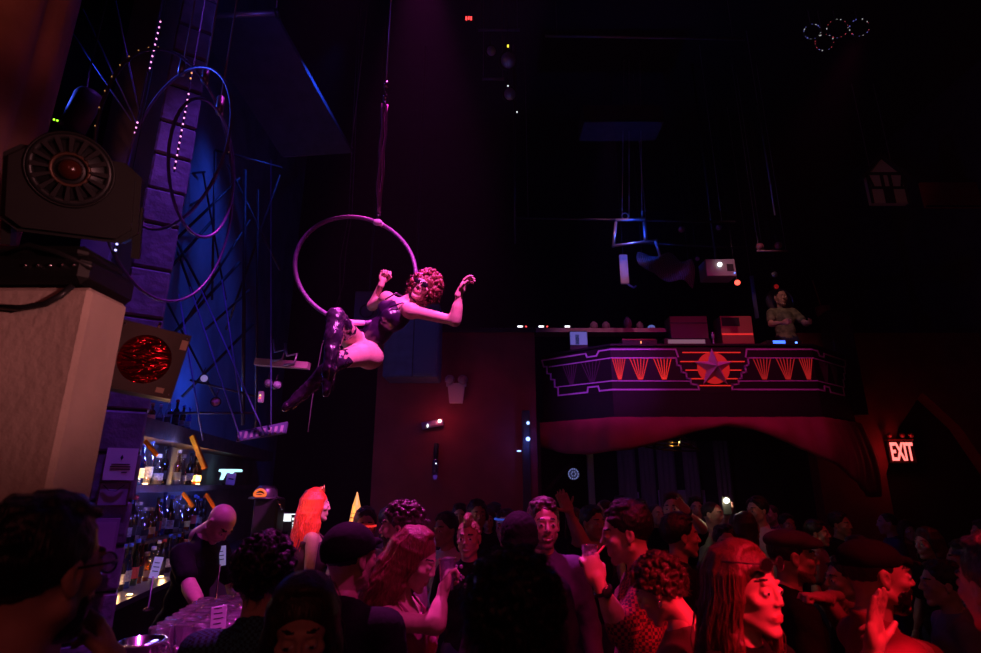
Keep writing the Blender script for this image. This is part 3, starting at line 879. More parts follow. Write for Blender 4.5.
# steel lattice and guy ropes over the blue wall
lat = thing('steel_lattice', 'blue-lit steel lattice of crossing bars against the wall above the bar', 'lattice', bar(1.5, .3, 2.45))
def px_tube(name, pts, Y, r, m, par, n=6):
    base = par.location if par else Vector((0, 0, 0))
    Ys = Y if isinstance(Y, (list, tuple)) else [Y] * len(pts)
    return MB().tube([at(a, b, y) - base for (a, b), y in zip(pts, Ys)], r, n).build(name, m, par, True)
for a, b, r in (((162, 277), (214, 219), .016), ((181, 174), (205, 172), .012), ((203, 172), (226, 300), .009), ((171, 233), (195, 300), .012), ((176, 240), (207, 300), .012), ((165, 250), (240, 178), .014),
                ((182, 397), (253, 324), .014), ((166, 342), (240, 262), .016), ((168, 413), (254, 413), .012), ((215, 150), (212, 300), .012), ((245, 170), (243, 425), .018), ((258, 190), (256, 430), .012),
                ((205, 330), (250, 290), .012), ((190, 380), (262, 398), .010), ((160, 220), (200, 200), .012), ((180, 330), (250, 220), .012), ((166, 300), (215, 396), .010), ((228, 165), (280, 270), .012), ((280, 175), (226, 330), .012), ((215, 150), (282, 168), .014)):
    px_tube('bar', (a, b), (4.75, 5.0), r, STEEL, lat)
NYL = mat('blue_nylon_rope', (.10, .14, .5), .6)
for lab, a, b in (('rope dropping steepest from the big hoop to the bar canopy', (190, 287), (241, 440)), ('long rope slanting from the big hoop to the far end of the bar canopy', (200, 287), (264, 433)),
                  ('rope nearest the red square lamp above the bar', (179, 294), (203, 440)), ('upright lilac rope beside the plank shelf above the bar', (271, 160), (271, 425)),
                  ('thin rope running down past the narrow hoop', (222, 280), (242, 413))):
    o = px_tube('guy_rope', (a, b), 4.45, .006, NYL, None); tag(o, lab, 'rope', 'ropes above the bar')
for lab, a, b in (('upper rope slanting behind the black fan lamp', (83, 9), (137, 124)), ('lower rope slanting behind the black fan lamp', (72, 32), (131, 120)), ('rope from the ceiling to the short bright light strip', (113, -12), (139, 112))):
    o = px_tube('guy_rope', (a, b), 3.0, .005, NYL, None); tag(o, lab, 'rope', 'ropes beside the pier')

# sloping black canopy with two pipe hems
mb = MB(); q = [at(190, 17, 4.3), at(276, 17, 4.3), at(352, 153, 5.7), at(282, 157, 5.7)]
mb.add([tuple(v) for v in q] + [(v.x, v.y, v.z + .05) for v in q], [(0, 3, 2, 1), (4, 5, 6, 7), (0, 1, 5, 4), (1, 2, 6, 5), (2, 3, 7, 6), (3, 0, 4, 7)])
can = tag(mb.build('canopy', mat('canopy_cloth', (.05, .05, .07), .8, noise=.3)), 'sloping dark blue canopy hung between two pipes under the ceiling', 'canopy')
for lab, a, b, Y, rp in (('short grey pipe at the upper end of the dark canopy', (186, 16), (277, 13), 4.28, ((276, 12), (279, -30))), ('short grey pipe at the lower end of the dark canopy', (284, 155), (352, 150), 5.72, ((351, 150), (368, 5)))):
    t = thing('hanging_pipe', lab, 'pipe', at(*a, Y), group='canopy pipes')
    px_tube('tube', (a, b), Y, .03, PIPE, t, 10); px_tube('hanger_wire', rp, Y, .006, ROPE, t)
    px_tube('end_cap', ((b[0] - 1, b[1]), (b[0] + 2, b[1])), Y, .04, STEEL, t, 10)

# ------------------------------------------------------------------ big black lamp on the pier
def facing_matrix(c, to, roll=0.0):
    f = (Vector(to) - Vector(c)).normalized()
    x = f.cross(Vector((0, 0, 1))).normalized() * -1
    z = x.cross(f) * 1.0
    z = f.cross(x) if z.z < 0 else z
    x = (-f).cross(z)
    M = Matrix(((x.x, -f.x, z.x, c[0]), (x.y, -f.y, z.y, c[1]), (x.z, -f.z, z.z, c[2]), (0, 0, 0, 1)))
    return M @ Matrix.Rotation(R(roll), 4, 'Y')          # local -y looks at 'to', z up
DARKM2 = mat('fixture_black', (.008, .007, .008), .5, noise=.3, nscale=12)
c = at(74, 196, 1.62)
lt = thing('moving_head_lamp', 'large black moving-head lamp with a finned round fan standing on the cream pier', 'stage lamp', (c.x, c.y, 2.37))
LM = facing_matrix((0, 0, c.z - 2.37), (.95, -1.6, -.35), -4)
u = 1.62 / .93 / FPX                                       # metres per pixel there
mb = MB(); hs = []
ow, oh = 58 * u, 43 * u
pro = [(-ow, -oh * .75), (-ow * .75, -oh), (ow * .75, -oh), (ow, -oh * .7), (ow, oh * .7), (ow * .72, oh), (-ow * .78, oh), (-ow, oh * .75)]
X, Yv, Z = LM.to_3x3() @ Vector((1, 0, 0)), LM.to_3x3() @ Vector((0, 1, 0)), LM.to_3x3() @ Vector((0, 0, 1)); O = LM.translation
mb.prism(pro, .0, .15, X, Z, Yv, O)
mb.prism([(a * .9, b * .9) for a, b in pro], -.025, .0, X, Z, Yv, O)
hous = mb.build('housing', DARKM2, lt)
ctr = O + X * (-3 * u) + Z * (25 * u)
mb = MB(); mb.torus(ctr - Yv * .03, 33 * u, .011, Yv, 40, 8); mb.lathe([(0, 0), (34 * u, 0), (36 * u, .03), (34 * u, .12), (0, .13)], n=36, M=Matrix.Translation(ctr - Yv * .028) @ Yv.to_track_quat('Z', 'Y').to_matrix().to_4x4()); mb.build('fan_ring', BLK, lt, True)
mb = MB(); mb.torus(ctr - Yv * .035, 16 * u, .006, Yv, 30, 8); mb.build('hub_ring', mat('hub_ring_metal', (.12, .06, .04), .4, metal=.5), lt, True)
mb = MB().lathe([(0, .03), (.016, .028), (.03, .015), (.034, 0)], n=20, M=Matrix.Translation(ctr - Yv * .03) @ Yv.to_track_quat('-Z', 'Y').to_matrix().to_4x4())
mb.build('hub_lens', mat('hub_amber', (.07, .014, .008), .2, noise=.3), lt, True)
for i in range(16):
    a = 2 * math.pi * i / 16
    d = X * math.cos(a) + Z * math.sin(a); e = X * -math.sin(a) + Z * math.cos(a)
    mb = MB(); mb.prism([(17 * u, -.004), (32 * u, -.009), (32 * u, .006), (17 * u, .004)], -.045, -.028, d, e, Yv, ctr); mb.build('fin', mat('fin_grey', (.018, .016, .018), .4), lt)
mb = MB()
mb.torus(ctr - Yv * .03, 37 * u, .004, Yv, 40, 6)
mb.build('face_ring', DARKM2, lt, True)
for sd in (-1, 1):
    mb = MB(); mb.prism([(sd * 52 * u, -58 * u), (sd * 60 * u, -58 * u), (sd * 60 * u, 0), (sd * 52 * u, 0)], .05, .12, X, Z, Yv, O); mb.build('yoke_arm', DARKM2, lt)
mb = MB(); mb.rbox((-.02, -.01, .055), (.42, .24, .09), .02); mb.rbox((-.02, -.01, .115), (.36, .2, .05), .02); mb.build('base', DARKM2, lt)
mb = MB(); mb.box((-.19, -.128, .03), (-.1, -.122, .075)); mb.build('display', mat('grey_display', (.12, .12, .13), .3), lt)
mb = MB(); mb.tube([(-.1, -.1, .1), (.0, -.12, .13), (.1, -.13, .1), (.2, -.12, .06)], .008, 8); mb.build('handle', BLK, lt, True)
mb = MB()
for k in range(5): MB().ball((.02 + k * .035, -.135, .06), .006, 8).build('connector', CHROME, lt, True)
o = MB().tube([at(-12, 306, 1.49), at(20, 308, 1.48), at(45, 304, 1.48), at(60, 296, 1.48), at(72, 286, 1.5)], .009, 8).build('cable', BLK, None, True)
tag(o, 'black cable looping over the edge of the cream pier under the big lamp', 'cable')
o = thing('indicator_lamp', 'tiny green indicator lamp high beside the plaster column', 'lamp', at(57, 121, 2.35))
mb = MB().rbox((0, .01, 0), (.035, .03, .02), .004); mb.build('case', BLK, o)
for k in (0, 1): MB().ball((-.01 + .018 * k, -.008, .003 - .006 * k), .004, 8).build('diode', glow('led_green', (.3, 1, .02), 5), o)
# dim cylinder lamp behind the column
o = thing('can_lamp', 'dim cylindrical lamp hanging behind the plaster column', 'stage lamp', at(82, 110, 2.9))
mb = MB().lathe([(0, -.14), (.07, -.14), (.075, .1), (.06, .13), (0, .14)], n=18, M=Matrix.Rotation(R(14), 4, 'Y')); mb.build('can', mat('can_grey', (.06, .035, .035), .5, noise=.2), o, True)
MB().tube([(0, 0, .13), (-.03, .02, .3), (-.03, .02, 9.0 - o.location.z)], .006, 6).build('bracket', BLK, o)

# red square lamp clamped to the pier
c = at(147, 360, 1.95)
rl = thing('square_lamp', 'square black lamp with a round rippled red lens clamped beside the pier', 'stage lamp', c)
M = facing_matrix((0, 0, 0), (.62, -1.0, .0), 8)
u = 1.95 / .97 / FPX
X, Yv, Z = M.to_3x3() @ Vector((1, 0, 0)), M.to_3x3() @ Vector((0, 1, 0)), M.to_3x3() @ Vector((0, 0, 1)); O = Vector((0, 0, 0))
FR = mat('frame_brown', (.07, .035, .03), .45, noise=.3)
mb = MB(); a = 31 * u; n = 32
ringo = [(a * max(-1, min(1, 1.42 * math.cos(t))), a * 1.08 * max(-1, min(1, 1.42 * math.sin(t)))) for t in [2 * math.pi * i / n for i in range(n)]]
ringi = [(23 * u * math.cos(t) - 2 * u, 24.5 * u * math.sin(t)) for t in [2 * math.pi * i / n for i in range(n)]]
vs = []; fs = []
for dep in (-.012, .02):
    vs += [O + X * p[0] + Z * p[1] + Yv * dep for p in ringo]; vs += [O + X * p[0] + Z * p[1] + Yv * dep for p in ringi]
for i in range(n):
    j = (i + 1) % n
    fs += [(i, j, n + j, n + i), (2 * n + j, 2 * n + i, 3 * n + i, 3 * n + j), (j, i, 2 * n + i, 2 * n + j), (n + i, n + j, 3 * n + j, 3 * n + i)]
mb.add(vs, fs); mb.build('front_frame', FR, rl)
m = bpy.data.materials.new('red_rippled_lens'); m.use_nodes = True; nt = m.node_tree; b = nt.nodes['Principled BSDF']
b.inputs['Base Color'].default_value = (.5, .012, .02, 1); b.inputs['Roughness'].default_value = .16; b.inputs['Metallic'].default_value = 1.0
tc = nt.nodes.new('ShaderNodeTexCoord'); wv = nt.nodes.new('ShaderNodeTexNoise'); wv.inputs['Scale'].default_value = 16; wv.inputs['Distortion'].default_value = 1.2
mp = nt.nodes.new('ShaderNodeMapping'); mp.inputs['Scale'].default_value = (.4, .4, 1.4)
bp = nt.nodes.new('ShaderNodeBump'); bp.inputs['Strength'].default_value = 1.0; bp.inputs['Distance'].default_value = .05
nt.links.new(tc.outputs['Object'], mp.inputs[0]); nt.links.new(mp.outputs[0], wv.inputs['Vector']); nt.links.new(wv.outputs['Fac'], bp.inputs['Height']); nt.links.new(bp.outputs[0], b.inputs['Normal'])
b.inputs['Emission Color'].default_value = (1, .0, .02, 1); b.inputs['Emission Strength'].default_value = .006
vs = [O + X * (-2 * u) + Yv * .0]; fs = []
for ri in (1, 2, 3, 4):
    for i in range(24):
        t = 2 * math.pi * i / 24; rr = ri / 4
        vs.append(O + X * (24 * u * rr * math.cos(t) - 2 * u) + Z * 25.5 * u * rr * math.sin(t) + Yv * (.012 * rr * rr))
for i in range(24):
    j = (i + 1) % 24; fs.append((0, 1 + i, 1 + j))
    for ri in range(3): fs.append((1 + ri * 24 + i, 1 + (ri + 1) * 24 + i, 1 + (ri + 1) * 24 + j, 1 + ri * 24 + j))
MB().add(vs, fs).build('lens', m, rl, True)
mb = MB(); mb.prism([(-a, -a * 1.05), (a, -a * 1.05), (a, a * 1.05), (-a, a * 1.05)], .02, .12, X, Z, Yv, O); mb.prism([(-a * .7, -a * .7), (a * .7, -a * .7), (a * .7, a * .7), (-a * .7, a * .7)], .12, .24, X, Z, Yv, O); mb.build('body', DARKM2, rl)
for px_, pz_, w_, h_ in ((27, 22, 3, 5), (19, -27, 3.5, 2.5)):
    MB().prism([(-w_ * u, -h_ * u), (w_ * u, -h_ * u), (w_ * u, h_ * u), (-w_ * u, h_ * u)], -.0145, -.0122, X, Z, Yv, O + X * px_ * u + Z * pz_ * u).build('sticker', mat('peach_sticker', (.6, .36, .26), .6), rl)
mb = MB().tube([X * -30 * u + Yv * .06, Vector((-.13, -.12, .0)), Vector((-.15, -.275, .02))], .014, 8); mb.build('clamp_arm', STEEL, rl, True)
mb = MB().torus(O + Yv * .05 + Z * 38 * u, .018, .005, X, 16, 6); mb.build('safety_ring', CHROME, rl, True)
for k in range(4):
    sx, sz = ((-1, -1), (1, -1), (1, 1), (-1, 1))[k]
    MB().ball(O + X * sx * a * .9 + Z * sz * a * .95 - Yv * .014, .005, 8).build('bolt', CHROME, rl, True)

# ------------------------------------------------------------------ the back bar
struct_z = 1.83
def bthing(name, label, cat, u, n, z, group=None, rz=0.0):
    return thing(name, label, cat, bar(u, n, z), math.atan2(BU.y, BU.x) + rz, group)
# shelves and posts (each board a thing of its own)
o = barbox(MB(), -.34, 4.6, .0, .27, 2.17, 2.31).build('bar_canopy', WOOD); tag(o, 'heavy dark wooden canopy board running above the bottle shelves', 'shelf')
o = barbox(MB(), -.33, 4.4, .0, .25, 1.765, 1.82).build('bottle_shelf', WOOD); tag(o, 'long dark wooden shelf carrying the upper row of bottles', 'shelf')
o = barbox(MB(), -.33, 2.6, .0, .16, 1.36, 1.385).build('bottle_shelf', WOOD); tag(o, 'narrow wooden riser carrying the middle row of bottles', 'shelf')
cab = bthing('back_counter', 'dark back counter with a steel top under the bottle shelves', 'counter', -.35, .0, 0)
def bpart(name, m, par, u0, u1, n0, n1, z0, z1):
    o = barbox(MB(), u0, u1, n0, n1, z0, z1).build(name, m); o.parent = par
    o.matrix_parent_inverse = (Matrix.Translation(par.location) @ Matrix.Rotation(par.rotation_euler.z, 4, 'Z')).inverted()
    return o
bpart('worktop', mat('dark_steel_top', (.12, .11, .13), .3, metal=.6), cab, -.35, 4.4, .0, .38, 1.04, 1.08)
for k in range(5):
    bpart('cabinet_front', BLACKP, cab, -.33 + k * .94, .59 + k * .94, .0, .34, .08, 1.03)
for k, (pa_, pb_, Y) in enumerate((((145, 441), (157, 455), 4.5), ((192, 436), (205, 469), 4.9), ((183, 493), (193, 507), 4.85), ((206, 494), (215, 509), 5.1))):
    a, b = at(*pa_, Y), at(*pb_, Y - .03)
    x, y, d = frame_of(b - a)
    o = MB().prism([(-.013, -.02), (.013, -.02), (.013, .02), (-.013, .02)] if k == 1 else [(-.009, -.014), (.009, -.014), (.009, .014), (-.009, .014)], 0, (b - a).length, x, y, d, a).build('shelf_brace', mat('warm_lit_pine', (.6, .16, .0), .8, noise=.3, spec=.1))  # warm lamp light put into the wood colour
    tag(o, ('pine brace inside the upper shelf near the stone column', 'bright orange-lit slanting brace in the middle of the upper shelf', 'pine brace under the bottle shelf near the column', 'pine brace under the bottle shelf above the bald bartender')[k], 'brace', 'shelf braces')

# bottles
GL = {'clear': glassy('glass_clear', (.85, .88, .95), .16), 'green': glassy('glass_green', (.15, .4, .2), .12), 'amber': glassy('glass_amber', (.8, .38, .1), .12), 'blue': glassy('glass_blue', (.25, .4, .9), .14), 'dark': mat('glass_dark', (.015, .012, .015), .08, coat=.5)}
LAB = [mat('label_white', (.5, .5, .52), .6, noise=.5, nscale=60), mat('label_red', (.5, .05, .05), .6), mat('label_black', (.03, .03, .03), .6), mat('label_gold', (.6, .42, .12), .5)]
CAPS = [mat('cap_black', (.03, .03, .03), .4), mat('cap_blue', (.1, .2, .7), .4), mat('cap_gold', (.7, .5, .2), .3, metal=.8), mat('cap_white', (.75, .75, .8), .4), mat('cap_red', (.5, .05, .05), .4)]
PROF = {'spirit': [(0, 0), (.036, 0), (.038, .01), (.038, .17), (.034, .2), (.016, .225), (.014, .285), (.016, .29), (.016, .3)],
        'tall': [(0, 0), (.034, 0), (.036, .01), (.036, .2), (.02, .25), (.0135, .27), (.0135, .32), (.015, .325)],
        'square': [(0, 0), (.045, 0), (.047, .01), (.047, .13), (.04, .15), (.018, .165), (.016, .215), (.019, .22)],
        'wine': [(0, 0), (.036, 0), (.037, .01), (.037, .18), (.03, .215), (.0145, .24), (.0145, .31), (.016, .315)],
        'flask': [(0, 0), (.04, 0), (.045, .03), (.04, .12), (.02, .17), (.015, .19), (.015, .24), (.018, .245)]}
BCACHE = {}
ORD = 'first second third fourth fifth sixth seventh eighth ninth tenth eleventh twelfth thirteenth fourteenth fifteenth sixteenth seventeenth eighteenth nineteenth twentieth twenty-first twenty-second twenty-third twenty-fourth'.split()
GN = {'clear': 'clear', 'green': 'green', 'amber': 'amber', 'blue': 'blue', 'dark': 'dark'}
SN = {'spirit': 'spirit', 'tall': 'tall', 'square': 'squat', 'wine': 'wine', 'flask': 'flask'}
def bottle(label, shape, glass, lab, cap, pos, rz, group, sc=1.0):
    key = (shape, glass, lab, cap)
    if key not in BCACHE:
        pr = PROF[shape]; nn = 8 if shape == 'square' else 14
        b = MB().lathe(pr, n=nn).build('bottle', GL[glass], None, True)
        top = pr[-1][1]; r = pr[-1][0]
        MB().lathe([(0, top - .004), (r + .003, top - .004), (r + .003, top + .022), (r, top + .026), (0, top + .026)], n=10).build('cap', CAPS[cap], b, True)
        rr = pr[2][0] + .0012; z0, z1 = pr[3][1] * .28, pr[3][1] * .7
        mb = MB(); vs = []; fs = []; m = 9
        for i in range(m):
            a = R(-75 + 150 * i / (m - 1)) - math.pi / 2
            vs += [(rr * math.cos(a), rr * math.sin(a), z0), (rr * math.cos(a), rr * math.sin(a), z1)]
        for i in range(m - 1): fs.append((2 * i, 2 * i + 2, 2 * i + 3, 2 * i + 1))
        mb.add(vs, fs).build('label', LAB[lab], b)
        if glass in ('clear', 'amber', 'blue'):
            f = random.uniform(.35, .8)
            MB().lathe([(0, .006), (pr[2][0] - .004, .006), (pr[2][0] - .004, pr[3][1] * f), (0, pr[3][1] * f)], n=10).build('liquid', mat({'clear': 'liquor_pale', 'amber': 'liquor_amber', 'blue': 'liquor_blue'}[glass], {'clear': (.5, .45, .4), 'amber': (.5, .2, .04), 'blue': (.08, .15, .5)}[glass], .2), b, True)
        BCACHE[key] = b
        o = b
    else:
        o = copy_tree(BCACHE[key])
    o.location = pos; o.rotation_euler = (0, 0, rz); o.scale = (sc, sc, sc)
    tag(o, label, 'bottle', group)
    return o
br = math.atan2(BU.y, BU.x) - math.pi / 2 + .65
up = [('clear', 'spirit', 0, 3, 'clear glass bottle glowing from below at the column end of the upper shelf'), ('clear', 'tall', 0, 1, 'tall clear bottle second from the column on the upper shelf'), ('amber', 'spirit', 1, 2, 'amber bottle with a red label third from the column on the upper shelf'),
      ('dark', 'wine', 2, 0, 'dark wine bottle beside the amber bottle on the upper shelf'), ('blue', 'tall', 0, 1, 'tall blue bottle with a big white label on the upper shelf'), ('clear', 'tall', 0, 1, 'clear bottle with a blue cap standing right of the tall blue bottle'),
      ('clear', 'square', 0, 3, 'squat clear bottle with a white label on the upper shelf'), ('green', 'wine', 2, 0, 'green wine bottle in the middle of the upper shelf'), ('clear', 'spirit', 3, 3, 'clear bottle with a gold label left of the orange-lit brace'),
      ('amber', 'spirit', 3, 2, 'glowing amber bottle under the orange-lit brace'), ('clear', 'flask', 0, 3, 'small flask with a white label right of the orange-lit brace'), ('dark', 'spirit', 0, 0, 'dark bottle with a white label past the orange-lit brace'), ('amber', 'square', 3, 0, 'squat amber bottle before the pistol sign'), ('dark', 'wine', 0, 4, 'last dark bottle before the glowing pistol sign')]
for i, (g, s, l, cp, lb) in enumerate(up):
    bottle(lb, s, g, l, cp, bar(-.24 + i * .145 + random.uniform(-.02, .02), random.uniform(.1, .19), 1.82), br + random.uniform(-.3, .3), 'upper shelf bottles', random.uniform(.92, 1.05))
kinds = [('clear', 'spirit', 2, 3), ('blue', 'tall', 0, 1), ('amber', 'square', 3, 2), ('dark', 'wine', 2, 4), ('green', 'tall', 1, 1), ('clear', 'flask', 2, 3), ('dark', 'spirit', 0, 1), ('amber', 'tall', 2, 0)]
for i in range(24):
    g, s, l, cp = kinds[(i * 5) % 8]
    bottle('%s %s bottle, %s from the stone column on the middle riser' % (GN[g], SN[s], ORD[i]), s, g, l, cp, bar(-.26 + i * .105 + random.uniform(-.015, .015), .07 + random.uniform(-.015, .02), 1.385), br + random.uniform(-.4, .4), 'middle riser bottles', random.uniform(.9, 1.06))
for row in range(2):
    for i in range(22):
        g, s, l, cp = kinds[(i * 3 + row * 2) % 8]
        bottle('%s %s bottle, %s from the stone column in the %s counter row' % (GN[g], SN[s], ORD[i], ('rear', 'front')[row]), s, g, l, cp, bar(-.27 + i * .11 + random.uniform(-.015, .015), .07 + row * .1, 1.08), br + random.uniform(-.4, .4), 'counter bottles', random.uniform(.84, .98))
# dusty bottles on top of the canopy
for i in range(9):
    g, s, l, cp = kinds[(i * 3 + 1) % 8]
    bottle('dim %s %s bottle, %s from the column on top of the bar canopy' % (GN[g], SN[s], ORD[i]), s, g, l, cp, bar(-.2 + i * .17 + random.uniform(-.04, .04), .15, 2.31), br, 'canopy bottles', random.uniform(.6, .8))
# shelf lights: small warm pucks under the glowing bottles
WARM = glow('warm_lamp_glow', (1.0, .55, .2), 14)
for i, (u, n, z, lb) in enumerate(((.22, .215, 1.82, 'warm puck light under the first bottles of the upper shelf'), (1.45, .215, 1.82, 'warm puck light beneath the orange-lit brace'), (.05, .2, 1.08, 'candle-warm puck light on the back counter near the column'), (.75, .25, 1.08, 'warm puck light on the back counter by the bartender'), (2.4, .2, 1.08, 'warm puck light beside the till'), (-.05, .34, 1.08, 'warm puck light at the edge of the back counter'))):
    t = bthing('puck_light', lb, 'lamp', u, n, z, 'warm shelf lights')
    MB().lathe([(.0, 0), (.025, 0), (.025, .008), (0, .008)], n=14).build('case', CHROME, t, True)
    MB().lathe([(0, .008), (.019, .008), (.017, .012), (0, .013)], n=14).build('bulb', WARM, t, True)
    l = lamp('shelf_light', 'POINT', bar(u, n + .01, z + .05), (1.0, .5, .18), 5.5 if z > 1.5 else .8, None, .02); 
lamp('bar_blue_fill', 'POINT', bar(.5, .32, 2.1), (.12, .2, 1.0), 4.5, None, .03)  # unseen blue point lights tinting the bottles
lamp('bar_blue_fill', 'POINT', bar(1.6, .42, 1.68), (.15, .2, 1.0), 3.5, None, .03)
lamp('bar_blue_fill', 'POINT', bar(.3, .42, 1.7), (.25, .15, 1.0), 3.0, None, .03)

# glowing pistol sign, card, emblem machine, till
t = bthing('pistol_sign', 'pale glowing pistol-shaped sign on the upper bar shelf', 'sign', 2.55, .2, 1.82)
gun = [(-.16, .115), (-.15, .145), (-.12, .15), (.15, .15), (.17, .14), (.17, .115), (.06, .11), (.04, .085), (.0, .085), (-.01, .1), (-.045, .1), (-.085, .0), (-.13, .0), (-.11, .08), (-.125, .11)]
mb = MB(); d = (at(400, 480, 5) - at(220, 480, 5)).normalized()
mb.prism([(a * .8, b * .8 + .06) for a, b in gun[::-1]], -.01, .01, (1, 0, 0), (0, 0, 1), (0, 1, 0), (0, -.04, 0)); g = mb.build('pistol', glow('pale_cyan_glow', (.45, .85, 1.0), 1.6), t); g.rotation_euler.z = -1.0
mb = MB().box((-.06, -.0, .0), (.06, .01, .02)); mb.box((-.006, 0, .02), (.006, .01, .09)); g = mb.build('stand', BLK, t); g.rotation_euler.z = -1.0
t = bthing('price_card', 'purple tilted card leaning under the pistol sign', 'card', 2.5, .24, 1.822)
g = MB().box((-.05, -.004, 0), (.05, .004, .14)).build('card', mat('purple_card', (.5, .25, .6), .6), t); g.rotation_euler = (-.15, .12, -1.0)
g = MB().box((-.03, -.0055, .06), (.03, -.0045, .075)).build('print', INK, t); g.rotation_euler = (-.15, .12, -1.0)
t = thing('drink_dispenser', 'tall black drink dispenser with a glowing orange oval emblem on top', 'dispenser', at(254, 560, 4.75) * 1.0)
t.location.z = 0
tz = at(258, 494, 4.75).z
MB().rbox((.06, .05, (tz - .03) / 2), (.2, .18, tz - .03), .015).build('tower', BLK, t)
MB().lathe([(0, -.04), (.13, -.04), (.13, -.028), (.095, -.02), (.09, .035), (.06, .065), (0, .07)], c=(.02, .05, tz), n=24).build('hood', BLK, t, True)
mb = MB(); mb.tube([(-.046 * math.cos(a) + .01, -.05, tz + .004 + .027 * math.sin(a) - .005 * math.cos(2 * a)) for a in [2 * math.pi * i / 28 for i in range(28)]], .010, 6, closed=True); mb.build('emblem', glow('orange_glow', (1.0, .16, .01), .9), t, True)
mb = MB().tube([(-.03, -.052, tz), (.01, -.052, tz + .006), (.045, -.052, tz - .004)], .005, 6); mb.build('emblem_bar', glow('orange_glow', (1.0, .16, .01), .9), t, True)
mb = MB().tube([(.1, 0, tz - .02), (.15, -.02, tz - .05), (.19, -.03, tz - .12)], .012, 8); mb.build('spout', CHROME, t, True)
t = thing('till_screen', 'bright white till screen glowing behind the orange-haired bartender', 'screen', (at(290, 523, 5.1).x, 5.1, 0))
q = at(288, 522, 5.1).z
MB().rbox((0, .02, q), (.19, .03, .16), .006).build('case', BLK, t)
MB().rbox((0, .03, q / 2), (.04, .03, q), .006).build('stand', BLK, t); MB().rbox((0, .03, .01), (.16, .12, .02), .005).build('foot', BLK, t)
mb = MB(); SCR = glow('screen_white', (.9, .95, 1.0), 1.5)
mb.box((-.085, .0035, q + .005), (.005, .006, q + .055)); mb.box((-.085, .0035, q + .060), (.07, .006, q + .068)); mb.box((.015, .0035, q + .015), (.07, .006, q + .035))
for k in range(3):
    for j in range(2): mb.box((-.0 + j * .03 + .02, .0035, q - .015 - k * .022), (.018 + j * .03 + .02, .006, q - .002 - k * .022))
mb.build('display', SCR, t)
t = thing('gold_cone_lamp', 'tall pointed gold cone glowing above the black-capped head', 'lamp', (at(354, 545, 4.4).x, 4.4, 0))
q0, q1 = at(354, 528, 4.4).z, at(355, 492, 4.4).z
mb = MB().lathe([(0, q0), (.055, q0), (.053, q0 + .02), (.044, q0 + .07), (.03, q0 + .16), (.014, q1 - .04), (.003, q1), (0, q1)], n=12); mb.build('cone', mat('gold_lit', (.8, .55, .12), .35, metal=.6, emit=(1, .6, .12), es=.65), t, False)
for k in range(4):
    MB().torus((0, 0, q0 + .015 + .03 * k), .056 - .007 * k, .004, n=16, k=6).build('band', mat('gold_dark', (.45, .28, .06), .35, metal=.7), t, True)
MB().lathe([(0, 0), (.07, 0), (.07, .015), (.015, .03), (.015, q0), (0, q0)], n=14).build('stand', STEEL, t, True)
for lb, px, py0, py1, Y, w, tl in (('white menu card clipped on the back counter by the candle light', 153, 557, 578, 3.75, .05, .14), ('pale blue lit menu card beside the bald bartender', 220, 546, 566, 4.0, .07, -.1)):
    a, b = at(px, py1, Y), at(px, py0, Y)
    t = thing('menu_card', lb, 'menu card', a, group='back bar menu cards')
    g = MB().box((-w / 2, -.002, .0), (w / 2, .002, b.z - a.z)).build('card', mat('lit_card_glow', (.75, .78, .85), .6, emit=(.35, .5, 1), es=.22), t); g.rotation_euler = (-.15, tl, .5)  # cards emit faintly to look lit
    g = MB().box((-w / 3, -.0035, (b.z - a.z) * .3), (w / 3, -.0022, (b.z - a.z) * .34)).box((-w / 3, -.0035, (b.z - a.z) * .5), (w / 3, -.0022, (b.z - a.z) * .54)).box((-w / 3, -.0035, (b.z - a.z) * .7), (w / 4, -.0022, (b.z - a.z) * .74)).build('print', INK, t); g.rotation_euler = (-.15, tl, .5)
    MB().lathe([(0, 1.08 - a.z), (.03, 1.08 - a.z), (.03, 1.09 - a.z), (.006, 1.1 - a.z), (.006, .01), (0, .01)], n=10).build('stand', CHROME, t, True)

# ------------------------------------------------------------------ front bar, glasses
bc = bthing('front_bar', 'long dark bar counter with a raised magenta-lit edge', 'bar counter', -2.0, 1.25, 0)
bpart('top', mat('bar_top', (.10, .07, .08), .25, coat=.4, noise=.3), bc, -2.0, -.15, 1.0, 1.52, 1.03, 1.08)
bpart('rail', mat('bar_rail', (.30, .22, .26), .3, metal=.4), bc, -2.0, -.15, 1.47, 1.53, 1.08, 1.10)
for k in range(2): bpart('front_panel', WOOD, bc, -1.98 + k * .92, -1.07 + k * .92, 1.08, 1.42, .06, 1.03)
PINT = glassy('pint_glass', (.92, .9, .95), .30, .11)
nt = PINT.node_tree; out_ = [n for n in nt.nodes if n.type == 'OUTPUT_MATERIAL'][0]; old_ = out_.inputs['Surface'].links[0].from_node
df = nt.nodes.new('ShaderNodeBsdfDiffuse'); df.inputs['Color'].default_value = (.8, .75, .85, 1); m2 = nt.nodes.new('ShaderNodeMixShader'); m2.inputs['Fac'].default_value = .10      # diffuse share added so the glass sides look lit
nt.links.new(old_.outputs[0], m2.inputs[1]); nt.links.new(df.outputs[0], m2.inputs[2]); nt.links.new(m2.outputs[0], out_.inputs['Surface'])
pint = None
